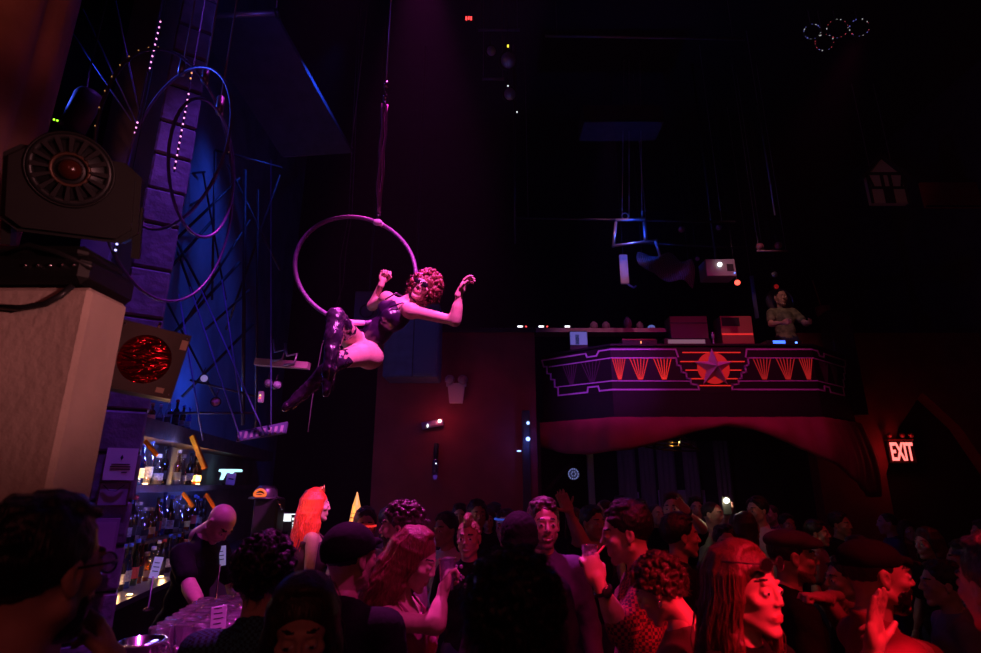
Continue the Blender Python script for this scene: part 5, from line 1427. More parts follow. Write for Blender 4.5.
# blue drape, ring disc behind the DJ, planter
mb = MB(); vs = []; fs = []
a, b = at(750, 276, 9.3), at(757, 318, 9.3)
for i in range(13):
    for j in range(2): vs.append((a.x + (b.x - a.x + .03) * i / 12, 9.3 + .03 * math.sin(i * 1.6), a.z if j else b.z))
for i in range(12): fs.append((2 * i, 2 * i + 2, 2 * i + 3, 2 * i + 1))
o = mb.add(vs, fs).build('cloth_strip', mat('blue_cloth', (.25, .25, .5), .7), None, True); o.modifiers.new('t', 'SOLIDIFY').thickness = .008; tag(o, 'narrow violet-blue cloth strip hanging left of the DJ', 'cloth'); MB().tube([((a.x + b.x) / 2, 9.3, a.z - .02), ((a.x + b.x) / 2, 9.3, 9.0)], .004, 5).build('hanger_wire', ROPE, o)
w = at(779, 302, 9.35)
t = thing('round_disc', 'round pale disc hanging on the wall behind the DJ head', 'disc', w)
M = Matrix.Rotation(R(90), 4, 'X')
MB().lathe([(0, 0), (.235, 0), (.245, .015), (.235, .03), (0, .03)], n=40, M=M).build('plate', mat('disc_grey', (.3, .22, .27), .5, noise=.2), t, True); MB().torus((0, -.03, 0), .235, .012, (0, 1, 0), 40, 8).build('rim', PIPE, t, True)
MB().tube([(0, -.01, .23), (0, .0, 9.0 - w.z)], .006, 6).build('hanger', STEEL, t)
t = thing('bucket', 'red-lit bucket with a stick beside the far loudspeaker', 'bucket', at(824, 316, 9.0))
MB().lathe([(0, 0), (.1, 0), (.12, .16), (.11, .16), (.09, .02), (0, .02)], n=20).build('pail', mat('red_pail', (.4, .1, .1), .5), t, True); MB().tube([(.0, 0, .02), (-.08, .02, .65)], .01, 6).build('stick', WOODL, t)

# truss, hanging frame, projector and other rigging
def pipe(label, a, b, Y, r, m=None, name='truss_pipe', group='ceiling pipes'):
    A, B_ = at(*a, Y), at(*b, Y)
    o = MB().tube([A, B_], r, 8).build(name, m or STEEL, None, True)
    for q in (.06, .94):
        w = A.lerp(B_, q); MB().tube([w, (w.x, w.y, 9.0)], .004, 5).build('hanger_wire', ROPE, o)
    return tag(o, label, 'pipe', group)
pipe('long dim pipe over the DJ balcony carrying the blue frame', (515, 218), (735, 222), 7.7, .02)
pipe('upright pipe dropping to the left end of the long dim pipe', (514, 60), (515, 243), 7.7, .016)
pipe('high horizontal pipe crossing under the ceiling', (545, 36), (745, 39), 6.4, .018, PIPE)
pipe('dim pipe below the blue frame over the DJ', (640, 243), (770, 249), 8.4, .02)
pipe('thin slanted pipe right of the balcony rigging', (758, 105), (775, 215), 7.4, .012, PIPE)
pipe('pipe under the lamp cluster near the ceiling', (478, 30), (520, 30), 6.6, .02, PIPE)
pipe('lower pipe of the lamp cluster near the ceiling', (482, 79), (504, 79), 6.6, .02, PIPE)
fr_ = thing('pipe_square', 'square pipe frame glowing blue above the DJ balcony', 'frame', at(630, 247, 7.6))
fb = fr_.location
for nm, a, b in (('side_pipe', (613, 247), (616, 222)), ('side_pipe', (645, 240), (644, 222)), ('top_pipe', (616, 220), (645, 219)), ('lower_pipe', (613, 246), (657, 240)), ('hook', (655, 240), (660, 256))):
    MB().tube([at(*a, 7.6) - fb, at(*b, 7.6) - fb], .022, 8).build(nm, PIPE, fr_, True)
for a, b in (((622, 218), (624, 60)), ((629, 218), (629, 60)), ((642, 218), (640, 60))): MB().tube([at(*a, 7.62) - fb, at(*b, 7.62) - fb], .006, 5).build('hanger_wire', ROPE, fr_)
MB().torus(at(625, 216, 7.6) - fb, .05, .008, (0, 1, 0), 18, 6).build('ring', PIPE, fr_, True)
lamp('frame_blue', 'POINT', at(634, 230, 7.42), (.03, .1, 1.0), 16.0, None, .02)
t = thing('pale_hanging_board', 'narrow pale upright panel hanging below the blue frame', 'panel', at(625, 284, 8.2))
a = at(625, 255, 8.2).z - t.location.z; MB().rbox((0, 0, a / 2), (.13, .04, a), .006).build('board', mat('pale_board', (.55, .5, .48), .6), t); MB().tube([(0, 0, a), (0, 0, 9.0 - t.location.z)], .006, 6).build('hanger', STEEL, t)
MB().tube([(.04, -.03, -.02), (.12, -.05, -.08), (.16, -.05, -.05)], .016, 6).build('clip', mat('blue_clip', (.1, .15, .5), .4), t)
mb = MB(); vs = []; fs = []
for i in range(31):
    for j in range(17):
        u, v = i / 30, j / 16
        p = at(638 + 55 * u, 252 + 8 * u + (14 + 20 * u - 8 * u * u) * v, 8.0)
        vs.append((p.x, p.y + .08 * math.sin(u * 9 + v * 4), p.z + .03 * math.sin(u * 14 + v * 3)))
for i in range(30):
    for j in range(16): fs.append((i * 17 + j, i * 17 + j + 1, i * 17 + j + 18, i * 17 + j + 17))
o = mb.add(vs, fs).build('cable_net', mat('grey_net', (.14, .13, .16), .8), None, True); wf = o.modifiers.new('t', 'WIREFRAME'); wf.thickness = .012; wf.use_even_offset = False; tag(o, 'bunched grey net slung beside the blue frame', 'net')
for px_ in (642, 688):
    w = at(px_, 258, 8.0); MB().tube([(w.x, w.y, w.z - .05), (w.x, w.y, 9.0)], .004, 5).build('hanger_wire', BLK, o)
t = gear('projector', 'white ceiling projector with bright lens above the DJ booth', 'projector', 722, 259, 276, 8.0, .46, .3, mat('projector_white', (.34, .27, .31), .5), [('vent', STEEL, .2, .42, .3, .7)])
hh_ = at(722, 259, 8).z - t.location.z
MB().ball((-.02, -.02, hh_ * .65), .035, 12).build('lens', glow('projector_lens', (.9, 1, .9), 3.0), t, True); MB().ball((.2, -.005, .05), .012, 8).build('diode', LED_BL, t, True)
MB().tube([(0, .15, hh_), (0, .15, 9.0 - t.location.z)], .02, 8).build('ceiling_mount', STEEL, t, True)
spotlet('dim spotlight with a red glowing lens beside the projector', 737, 283, 8.1, .05, (-.3, -1, -.2), glow('lens_red', (1, .08, .05), 3))
for k, (px, py) in enumerate(((759, 247), (777, 246), (681, 230), (718, 228), (697, 259))):
    spotlet(('dim red spotlight left on the pipe above the DJ', 'dim red spotlight right on the pipe above the DJ', 'dim spotlight with red glint left of the projector', 'dim violet spotlight above the projector', 'tiny spotlight under the net')[k], px, py, 8.2, (.07, .07, .06, .05, .04)[k], (-.2, -1, -.3), mat('lens_dim_red', (.5, .15, .2), .15))
pipe('red-lit crossbar under the two dim red spotlights', (757, 251), (788, 251), 8.15, .018, mat('crossbar_paint', (.3, .15, .18), .5))
spotlet('tiny red lamp above the DJ head', 775, 287, 8.9, .05, (0, -1, -.2), mat('lens_deep_red', (.5, .03, .03), .2, emit=(1, .02, .02), es=.15))
spotlet('tiny lamp with a pale glint above the tiny red lamp', 773, 275, 8.7, .06, (0, -1, -.2))
t = thing('led_sign', 'tiny red lit number sign high under the ceiling', 'sign', at(469, 18, 6.5)); MB().tube([(0, .03, .04), (0, .03, 9.0 - t.location.z)], .004, 5).build('drop_rod', BLK, t)
MB().rbox((0, .03, 0), (.16, .04, .1), .006).build('case', BLK, t)
for k in range(3):
    MB().box((-.05 + k * .035, 0, -.03 + (.01 if k % 2 else 0)), (-.028 + k * .035, .01, .03)).build('digit', glow('digit_red', (1, .05, .05), 2.5), t)
for k, (px, py, sz) in enumerate(((506, 62, .13), (508, 95, .1), (490, 52, .08))):
    spotlet(('larger dim lamp of the ceiling cluster', 'lower dim lamp of the ceiling cluster', 'small dim lamp of the ceiling cluster')[k], px, py, 6.6, sz, (.3, -1, -.6))
t = thing('yellow_indicator', 'tiny yellow light on the ceiling lamp cluster', 'lamp', at(508, 46, 6.5)); MB().rbox((0, .02, 0), (.04, .03, .06), .005).build('case', BLK, t); MB().rbox((0, 0, 0), (.022, .01, .045), .003).build('lens', glow('yellow_led', (1, .75, .05), 2), t)
for k, (px, py) in enumerate(((508, 86), (517, 112))):
    t = thing('white_indicator', ('tiny white light below the yellow ceiling light', 'tiny white light lowest on the ceiling cluster')[k], 'lamp', at(px, py, 6.5)); MB().rbox((0, .02, 0), (.03, .03, .03), .005).build('case', BLK, t); MB().tube([(0, .02, 0), (0, .02, 9.0 - t.location.z)], .003, 5).build('drop_rod', BLK, t); MB().ball((0, .0, 0), .009, 8).build('diode', glow('small_white', (.9, .95, 1), 2), t, True)
o = gear('duct_box', 'dim oblong duct box hanging under the ceiling', 'duct', 624, 105, 122, 7.4, 1.25, .5, mat('duct_grey', (.07, .05, .055), .6, noise=.3), [('lip', STEEL, -.5, .5, .0, .12)])
# hoops near the ceiling; their sparkle is small glowing beads
GLINTS = [glow('glint_white', (1, 1, 1), .45), glow('glint_red', (1, .1, .15), .6), glow('glint_blue', (.25, .25, 1), .6)]
for k, (px, py, r_) in enumerate(((824, 43, .13), (859, 28, .14), (837, 29, .15), (812, 32, .12))):
    w = at(px, py, 7.0); t = thing('sparkling_hoop', ('lowest sparkling ceiling hoop', 'sparkling ceiling hoop nearest the wall', 'middle sparkling ceiling hoop with red glints', 'dimmest sparkling ceiling hoop')[k] + ' of the cluster', 'hoop', w, group='sparkling ceiling hoops')
    MB().torus((0, 0, 0), r_, .012, (.2, 1, .2), 32, 6).build('ring', STEEL, t, True)
    x, y, d = frame_of((.2, 1, .2))
    for i in range(13):
        a = 2 * math.pi * i / 13 + random.uniform(-.2, .2); q = (x * math.cos(a) + y * math.sin(a)) * r_ - d * .014
        MB().ball(q, random.uniform(.004, .010), 6).build('glint_bead', GLINTS[random.choice((0, 0, 1, 1, 2))] if k < 3 else GLINTS[random.choice((0, 2))], t, True)
    MB().tube([(0, 0, r_), (0, 0, 9.0 - w.z)], .005, 5).build('hanger', ROPE, t)
# gabled house front
t = thing('house_front', 'small cream gabled house front with dark timbers high on the wall', 'house front', at(891, 203, 8.6))
gb = t.location; u = 8.6 / .9 / FPX
CRM = mat('cream_board', (.5, .38, .34), .7); TIM = mat('dark_timber', (.03, .02, .02), .7)
MB().prism([(-18 * u, 0), (18 * u, 0), (18 * u, 30 * u), (0, 50 * u), (-18 * u, 30 * u)], 0, .1, (1, 0, 0), (0, 0, 1), (0, 1, 0), (0, 0, 0)).build('board', CRM, t)
for a, b, w_ in (((-18, 17), (18, 17), 1.4), ((-18, 33), (18, 33), 1.6), ((-14, 17), (-18, 33), 1.2), ((14, 17), (18, 33), 1.2), ((-4, 17), (-4, 32), 1.6), ((4, 17), (4, 32), 1.6), ((0, 0), (0, 17), 5), ((-18, 0), (-18, 32), 1.2), ((18, 0), (18, 32), 1.2)):
    A, B_ = Vector((a[0] * u, -.012, a[1] * u)), Vector((b[0] * u, -.012, b[1] * u)); dd = (B_ - A).normalized(); nn = Vector((-dd.z, 0, dd.x)) * w_ * u
    MB().add([tuple(A + nn), tuple(B_ + nn), tuple(B_ - nn), tuple(A - nn)] + [tuple(q + Vector((0, .02, 0))) for q in (A + nn, B_ + nn, B_ - nn, A - nn)], [(3, 2, 1, 0), (4, 5, 6, 7), (0, 1, 5, 4), (1, 2, 6, 5), (2, 3, 7, 6), (3, 0, 4, 7)]).build('timber', TIM, t)
for sd in (-1, 1):
    MB().prism([(sd * 24 * u, 26 * u), (0, 52 * u), (0, 56 * u), (sd * 25 * u, 29 * u)][::sd], -.04, .12, (1, 0, 0), (0, 0, 1), (0, 1, 0), (0, 0, 0)).build('roof_slope', TIM, t)
for sd in (-1, 1): MB().tube([(sd * .2, .05, 30 * u), (sd * .2, .05, 9.0 - gb.z)], .006, 5).build('hanger', ROPE, t)
lamp('house_spot', 'SPOT', (5.2, 5.6, 5.8), (1.0, .35, .3), 9, at(893, 185, 8.6), .05, 22, .8)  # unseen spot aimed at the house front
t = gear('sign_board', 'dim red rounded board on the wall beside the house front', 'board', 955, 182, 207, 8.7, 1.0, .06, mat('board_red', (.35, .05, .06), .6, noise=.2), [('border', STEEL, -.5, .5, .0, .06)])
# exit sign
t = thing('exit_sign', 'glowing red EXIT sign with two emergency heads by the dark arch', 'exit sign', at(905, 462, 9.3)); u = 9.3 / 1.02 / FPX
MB().rbox((0, .05, .165), (.43, .07, .36), .01).build('case', mat('sign_dark', (.06, .02, .02), .5), t)
cu = bpy.data.curves.new('exit_letters', 'FONT'); cu.body = 'EXIT'; cu.size = .36; cu.extrude = .006; cu.align_x = 'CENTER'; cu.offset = .008
tmp = bpy.data.objects.new('tmp', cu); C.objects.link(tmp); bpy.context.view_layer.update()
me = bpy.data.meshes.new_from_object(tmp.evaluated_get(bpy.context.evaluated_depsgraph_get())); bpy.data.objects.remove(tmp)
lo_ = min(v.co.x for v in me.vertices); hi_ = max(v.co.x for v in me.vertices); h_ = max(v.co.y for v in me.vertices)
me.transform(Matrix.Diagonal((.37 / (hi_ - lo_), .285 / h_, 1, 1)) @ Matrix.Translation((-(lo_ + hi_) / 2, 0, 0)))
me.materials.clear(); me.materials.append(glow('exit_red', (1.0, .16, .14), 2.2))
o = bpy.data.objects.new('letters', me); C.objects.link(o); o.parent = t; o.location = (0, .012, .03); o.rotation_euler = (R(90), 0, 0)
MB().box((-.21, -.01, .345), (.21, .09, .365)).build('top_bar', mat('sign_red_bar', (.4, .05, .05), .5), t)
for x in (-.19, .02, .17): MB().ball((x, -.03, .43), .042, 12).build('lamp_head', mat('red_head', (.5, .08, .08), .2, coat=.5), t, True)
lamp('exit_glow', 'POINT', at(903, 452, 9.05), (1, .05, .05), 2.5, None, .08)
# emergency light, camera and sconce on the red wall
t = thing('emergency_light', 'pale emergency light with two round heads on the red wall', 'emergency light', at(456, 403, 7.95)); u = 7.95 / 1.0 / FPX
MB().prism([(-6.5 * u, 0), (6.5 * u, 0), (8.5 * u, 17 * u), (-8.5 * u, 17 * u)], -.04, .05, (1, 0, 0), (0, 0, 1), (0, 1, 0), (0, 0, 0)).build('case', mat('case_beige', (.6, .5, .5), .6), t)
for sd in (-1, 1):
    MB().ball((sd * 6.5 * u, -.05, 23 * u), 5 * u, 14).build('lamp_head', mat('head_grey', (.28, .2, .22), .3), t, True); MB().torus((sd * 6.5 * u, -.1, 23 * u), 3.5 * u, .006, (0, 1, 0), 18, 6).build('bezel', PIPE, t, True)
MB().box((-10 * u, -.02, 17 * u), (10 * u, .05, 20 * u)).build('bracket', mat('case_beige', (.6, .5, .5), .6), t)
t = thing('wall_lamp', 'low wall lamp with a bright red-white bulb on the red wall', 'lamp', at(433, 424, 7.9)); u = 7.9 / 1.01 / FPX
MB().tube([(-11 * u, 0, -2 * u), (10 * u, 0, 2 * u)], .05, 10).build('housing', mat('violet_housing', (.35, .2, .4), .4), t, True)
MB().ball((7 * u, -.06, 2.5 * u), .026, 10).build('bulb', glow('bulb_hot', (1, .55, .45), 5), t, True); MB().ball((-5 * u, -.05, -2 * u), .018, 10, sq=(.8, .8, 1.6)).build('lens', glow('lens_white', (.9, .95, 1), 1.6), t, True)
MB().box((-.04, .03, -.03), (.04, .1, .03)).build('wall_bracket', STEEL, t)
lamp('wall_lamp_glow', 'POINT', at(441, 419, 7.72), (1, .1, .15), 1.4, None, .03)
t = thing('sconce', 'small violet glass sconce hanging on the red wall', 'sconce', at(435, 480, 7.92))
u = 7.92 / 1.03 / FPX
MB().lathe([(0, 0), (.035, .02), (.05, .1), (.045, .26), (.02, .29), (0, .29)], n=14).build('glass', glassy('violet_glass', (.5, .3, .7), .25), t, True); MB().lathe([(0, .28), (.03, .28), (.03, .42), (.01, .5), (0, .5)], n=12).build('cap', STEEL, t, True)
MB().lathe([(0, .0), (.03, .02), (.034, .06), (0, .07)], n=12).build('tip', mat('violet_tip', (.5, .35, .7), .2, emit=(.4, .2, 1), es=.3), t, True); MB().ball((.01, -.04, .22), .012, 8).build('bulb', glow('tiny_white', (.8, .85, 1), 1.5), t, True); MB().box((-.03, .03, .3), (.03, .08, .5)).build('back_plate', STEEL, t)
# dark blue cabinet hung above the red wall, box outline beside it
a, b = at(382, 377, 7.5), at(440, 303, 7.5)
t = thing('hanging_cabinet', 'large dark blue loudspeaker cabinet hanging above the red wall', 'loudspeaker', (a.x, 7.5, a.z))
w_, h_ = b.x - a.x, b.z - a.z
NAVY = mat('navy_paint', (.10, .13, .22), .6, noise=.25)
MB().rbox((w_ / 2, .25, h_ / 2), (w_, .5, h_), .02).build('box', NAVY, t); MB().box((w_ * .55, -.01, .05), (w_ * .95, .002, h_ - .05)).build('grille', mat('navy_grille', (.07, .10, .18), .7), t); MB().box((w_ * .53, -.015, 0), (w_ * .545, .005, h_)).build('seam', STEEL, t)
MB().tube([(w_ / 2, .25, h_), (w_ / 2, .25, 9.0 - a.z)], .02, 6).build('hanger', STEEL, t)
t = thing('small_speaker', 'small dark speaker box behind the performer', 'loudspeaker', at(366, 322, 7.0)); h_ = at(366, 291, 7).z - t.location.z
MB().rbox((0, .1, h_ / 2), (.34, .2, h_), .012).build('box', mat('edge_dark', (.08, .06, .10), .5), t); MB().torus((0, -.005, h_ * .35), .09, .012, (0, 1, 0), 24, 6).build('cone', STEEL, t, True); MB().tube([(0, .1, h_), (0, .1, 9.0 - t.location.z)], .012, 6).build('hanger', STEEL, t)
lamp('cabinet_blue', 'SPOT', (-.6, 4.9, 6.4), (.05, .14, 1.0), 40, at(415, 345, 7.5), .05, 16, .8)
# pillar with blue lights at the balcony corner
a = at(527, 505, 7.95)
t = thing('corner_post', 'slim dark post with small blue lights at the balcony corner', 'post', (a.x, 7.9, 0))
MB().rbox((0, 0, 1.42), (.11, .11, 2.84), .01).build('post', PLASTER_DARK, t)
for k, (px, py) in enumerate(((528, 423), (528, 439), (519, 451))):
    w = at(px, py, 7.83) - t.location; MB().ball(w, (.022, .03, .02)[k], 10, sq=(1.6 if k == 2 else 1, 1, .5 if k == 2 else 1)).build('blue_light', glow('blue_white', (.25, .4, 1.0), 3.5), t, True)
lamp('post_blue', 'POINT', at(530, 440, 7.7), (.1, .15, 1.0), 1.6, None, .03)
# under the balcony
for nm, lab, px0, px1, Y, m in (('pale_post', 'pale upright post under the left half of the balcony', 588, 594, 8.9, mat('pale_post_paint', (.4, .38, .45), .6)), ('dark_post', 'dark post beside the blue corner lights under the balcony', 535, 541, 8.4, PLASTER_DARK)):
    a = at((px0 + px1) / 2, 480, Y); wd = (px1 - px0) * Y / 1.03 / FPX
    o = MB().rbox((a.x, Y, 1.375), (wd, wd, 2.74), .008).build(nm, m); tag(o, lab, 'post')
o = px_tube('diagonal_brace', ((541, 497), (576, 458)), (8.9, 9.0), .03, PLASTER_DARK, None); tag(o, 'diagonal brace between the posts under the balcony', 'brace')
t = thing('led_fan', 'round fan ringed with violet-blue dots under the balcony', 'fan', at(573, 474, 9.2))
MB().lathe([(0, 0), (.1, 0), (.105, .03), (0, .05)], n=28, M=Matrix.Rotation(R(90), 4, 'X')).build('case', BLK, t, True)
for i in range(14):
    a = 2 * math.pi * i / 14; MB().ball((.078 * math.cos(a), -.05, .078 * math.sin(a)), .0085, 6).build('led', glow('dot_blue', (.35, .4, 1), 1.2), t, True)
for i in range(6):
    a = 2 * math.pi * i / 6; MB().ball((.035 * math.cos(a), -.055, .035 * math.sin(a)), .008, 6).build('led', glow('dot_blue', (.35, .4, 1), 1.2), t, True)
MB().tube([(0, 0, .1), (0, .02, 2.74 - t.location.z)], .012, 6).build('mount', STEEL, t)
t = thing('brass_ring_lamp', 'brass ring lamp hanging under the arch of the valance', 'chandelier', at(672, 448, 9.0))
BRASS = mat('brass', (.75, .5, .18), .25, metal=1.0)
for rr_, dz in ((.42, 0), (.3, .06)): MB().torus((0, 0, dz), rr_, .012, (.1, 0, 1), 48, 8).build('ring', BRASS, t, True)
for sd in (-1, 1): MB().tube([(sd * .42, 0, 0), (0, 0, .35)], .005, 6).build('chain', BRASS, t)
MB().tube([(-.03, -.42, .0), (.0, -.42, .12), (.02, -.40, .17)], .014, 8).build('arm', BRASS, t, True)
MB().ball((-.02, -.43, .06), .014, 8).build('bulb', glow('bulb_gold', (1, .8, .35), 2), t, True); MB().tube([(0, 0, .35), (0, 0, 2.74 - t.location.z)], .006, 6).build('rod', STEEL, t)
lamp('ring_lamp_glow', 'POINT', at(672, 452, 8.5), (1, .6, .2), .6, None, .03)
struct('wall_back', MB().box((.66, 12.2, 0), (6.4, 12.4, 2.75)), PLASTER_DARK)
struct('wall_right', MB().box((6.2, 9.65, 0), (6.4, 12.2, 2.75)), PLASTER_DARK)
for k, (px0, px1) in enumerate(((618, 636), (640, 655), (658, 676), (684, 700), (716, 732))):
    a, b = at(px0, 470, 12.0), at(px1, 470, 12.0); vs = []; fs = []
    for i in range(15):
        for z in (.0, 2.75): vs.append((a.x + (b.x - a.x) * i / 14, 12.0 + .03 * math.sin(i * 1.5), z))
    for i in range(14): fs.append((2 * i, 2 * i + 2, 2 * i + 3, 2 * i + 1))
    o = MB().add(vs, fs).build('curtain', mat('grey_curtain', (.3, .24, .28), .8), None, True); o.modifiers.new('t', 'SOLIDIFY').thickness = .01
    tag(o, ('first', 'second', 'third', 'fourth', 'fifth')[k] + ' dim curtain panel from the pale post on the wall under the balcony', 'curtain', 'curtains under the balcony')
for k, (px, py0, py1, w) in enumerate(((630, 492, 506, .4), (683, 490, 508, .95))):
    gear('poster', ('small pale violet poster under the balcony', 'wide pale violet poster under the balcony')[k], 'poster', px, py0, py1, 12.17, w * 1.04, .02, mat('violet_paper', (.6, .45, .7), .7), [('edge', mat('violet_edge', (.35, .2, .4), .7), -.5, .5, .0, .08)])
lamp('ledge_wash', 'SPOT', (1.6, 6.2, 6.6), (1.0, .3, .6), 110, (1.9, 8.95, 4.1), .06, 34, .9)  # spot added to brighten the plank ledge
lamp('under_balcony', 'SPOT', (2.6, 9.2, 2.65), (.5, .2, 1.0), 9, (3.6, 11.8, 1.6), .05, 70, .9)

# ------------------------------------------------------------------ the crowd
NAVYC = cloth('navy', (.05, .06, .16)); GREYC = cloth('grey', (.25, .24, .26)); WHITEC = cloth('white', (.7, .72, .8)); MAROON = cloth('maroon', (.22, .03, .04)); PURP = cloth('violet_grey', (.09, .065, .15))
OLIVE = cloth('khaki_print', (.22, .22, .12), noise=.6); LILAC = cloth('lilac_grey', (.42, .34, .46))
def checker(name, c1, c2, sc, rot=0):
    m = bpy.data.materials.new(name); m.use_nodes = True; nt = m.node_tree; b = nt.nodes['Principled BSDF']; b.inputs['Roughness'].default_value = .85
    tc = nt.nodes.new('ShaderNodeTexCoord'); ch = nt.nodes.new('ShaderNodeTexChecker'); ch.inputs['Scale'].default_value = sc; ch.inputs['Color1'].default_value = (*c1, 1); ch.inputs['Color2'].default_value = (*c2, 1)
    nt.links.new(tc.outputs['Object'], ch.inputs['Vector']); nt.links.new(ch.outputs['Color'], b.inputs['Base Color']); return m
PLAID = checker('plaid_shirt', (.30, .06, .06), (.05, .02, .03), 80); TEALCHK = checker('teal_check', (.05, .25, .28), (.02, .03, .05), 110); STRIPE = checker('striped', (.3, .3, .34), (.04, .04, .05), 60)
FAR = dict(h=.024, hh=.008)
MIDQ = dict(h=.017, hh=.006)
ZC = .0
# bartenders
p = person('bald bartender in a black T-shirt bending over the pint glasses', 232, 511, 3.85, -14, hair=None, top=BLACKC, hp=38, hy=-6, lean=14, bottom=BLACKC, arms={'R': dict(e=at(190, 588, 3.62), w=at(203, 612, 3.35), pose='relax', palm=(0, 0, -1)), 'L': 'bar'}, H=1.78, **MIDQ)
p = person('orange-haired bartender in a dark crop top standing at the bar', 317, 487, 4.4, 25, sex='f', hair='long', hc='red', length=.3, top=cloth('crop_top', (.10, .03, .06)), sleeve='none', crop=1.16, straps=True, bottom=BLACKC, seed=2, fz=300, hs=.93, **MIDQ)
lamp('till_lamp', 'POINT', at(300, 500, 4.05), (1.0, .28, .04), 1.3, None, .04)
mb = MB()
for i in range(5): mb.tube([(-.06 + .03 * i, .05 - abs(i - 2) * .02, .1), (-.06 + .03 * i, .045 - abs(i - 2) * .02, .16 - abs(i - 2) * .012)], [.01, .003], 6)
head_part(p, 'headpiece', mb, mat('gold_lit_piece', (.8, .5, .12), .3, metal=.8))
# foreground left
p = person('bearded man with glasses seen from behind in the near corner', 50, 512, 1.08, 82, hair='short', hc='black', top=BLACKC, sleeve='long', beard='black', hy=-4, h=.014, hh=.005, seed=3, H=1.78, arms={'R': dict(e=at(125, 720, 1.2), w=at(112, 668, 1.25), pose='relax', palm=(-1, 0, .3))})
glasses(p, BLK)
p = person('dark-haired person in a teal checked shirt before the pint glasses', 268, 530, 1.95, 100, hair='curly', hc='black', top=TEALCHK, sleeve='short', seed=4, fz=500, **MIDQ)
p = person('woman with parted dark hair looking down below the dark cap', 306, 576, 1.5, -75, sex='f', hair='bob', hc='brown', length=.14, top=BLACKC, hp=18, h=.015, hh=.005, seed=5, fz=200)
p = person('person in a black cap and black jacket facing away', 351, 526, 2.15, 78, skn='mid', hair='buzz', hc='black', top=BLACKC, sleeve='long', hy=-25, seed=6, **MIDQ)
soft_part(p, 'cap', [('e', (0, -.016, .035), (.092, .112, .098)), ('c', (-.03, .1, .05), (.03, .1, .05), .02, .02), ('c', (-.04, .13, .045), (.04, .13, .045), .01, .01)], .006, .015, BLACKC, [((0, .25, -1), (0, 0, .02))])
p = person('woman with long wavy reddish hair and strappy top holding a glass', 423, 528, 2.45, -12, sex='f', hair='long', hc='auburn', length=.22, top=cloth('strappy_top', (.3, .05, .12)), sleeve='none', straps=True, hp=22, seed=7, h=.014, hh=.0055, fz=420,
           arms={'R': dict(e=at(435, 625, 2.3), w=at(443, 592, 2.35), pose='grip', palm=(.6, .3, 0)), 'L': 'down'})
glass_obj(at(447, 590, 2.38), 'short glass held by the woman with wavy reddish hair', None, .8)
p = person('bearded man in profile with curly magenta-lit hair and lilac T-shirt', 403, 499, 3.05, 172, hair='curly', hc='brown', beard='brown', top=LILAC, seed=8, h=.016, hh=.0055, fz=200)
p = person('smiling person with a pale quiff and dark printed T-shirt', 469, 514, 3.75, -100, hair='mohawk', hc='blond', smile=True, top=BLACKC, seed=9, **MIDQ)
mb = MB(); rr0 = random.Random(5)
for k in range(16):
    a = rr0.uniform(0, 6.28); q = rr0.uniform(.01, .07); mb.ball((q * math.cos(a), 0, q * math.sin(a)), rr0.uniform(.006, .014), 6, sq=(1, .3, 1))
w = p['Mw'].inverted() @ at(447, 567, 3.62); o = mb.build('shirt_print', mat('print_lilac', (.6, .4, .7), .6), p['root']); o.location = (w.x * .0 + .03, .135, 1.28)
p = person('person in a white top and red glowing glasses behind the gold cone', 366, 508, 4.1, -75, hair='short', hc='black', top=WHITEC, skn='mid', seed=10, **FAR)
mb = MB().tube([(-.075, .06, .008), (-.05, .1, .006), (0, .112, .006), (.05, .1, .006), (.075, .06, .008)], .008, 6); head_part(p, 'red_glasses', mb, glow('red_glasses_glow', (1, .03, .03), .9))
person('dark-haired person in a pale collar behind the woman with wavy hair', 446, 513, 4.3, -130, hair='short', hc='black', skn='mid', top=WHITEC, seed=11, **FAR)
person('dim person left of the pair at the red wall', 460, 504, 5.75, -90, hair='short', hc='black', top=BLACKC, seed=12, **FAR)
p = person('dim person with large headphones in front of the red wall', 477, 500, 5.0, -75, hair='short', hc='black', top=BLACKC, skn='mid', seed=13, **FAR)
mb = MB()
for sd in (-1, 1): mb.ball((sd * .09, -.01, -.01), .036, 12, sq=(.6, 1, 1.1))
mb.tube([(.09 * math.sin(a), -.01, .03 + .1 * math.cos(a)) for a in [R(-80 + 160 * i / 12) for i in range(13)]], .01, 6); head_part(p, 'headphones', mb, BLK)
p = person('person with a blue-lit headband behind the black beanie', 506, 510, 4.35, -110, hair='short', hc='brown', top=BLACKC, seed=14, **FAR)
mb = MB().tube([(.088 * math.sin(a), -.012 + .106 * math.cos(a), .062) for a in [2 * math.pi * i / 28 for i in range(28)]], .008, 6, closed=True); head_part(p, 'headband', mb, mat('blue_band', (.15, .25, .8), .3, emit=(.05, .15, 1), es=.35))
p = person('person in a black beanie between the quiff and the smiling man', 519, 517, 2.75, 95, hair=None, top=BLACKC, sleeve='long', skn='mid', seed=15, **MIDQ)
soft_part(p, 'beanie', [('e', (0, -.018, .04), (.09, .11, .1)), ('e', (0, -.02, .0), (.092, .112, .04))], .006, .015, BLACKC, [((0, .5, -1), (0, 0, -.02))], sines(.002, 160))
p = person('smiling bearded man in a violet-grey jacket facing the photographer', 543, 499, 3.1, -84, hair='short', hc='brown', smile=True, stubble='brown', top=PURP, sleeve='long', seed=16, h=.015, hh=.005)
p = person('dancer with both hands raised behind the smiling man', 592, 506, 4.4, -60, hair='short', hc='black', top=BLACKC, skn='mid', seed=17, arms={'R': dict(e=at(578, 535, 4.25), w=at(567, 510, 4.2), pose='open', palm=(0, -1, 0)), 'L': dict(e=at(585, 545, 4.2), w=at(570, 512, 4.15), pose='open', palm=(0, -1, 0))}, **FAR)
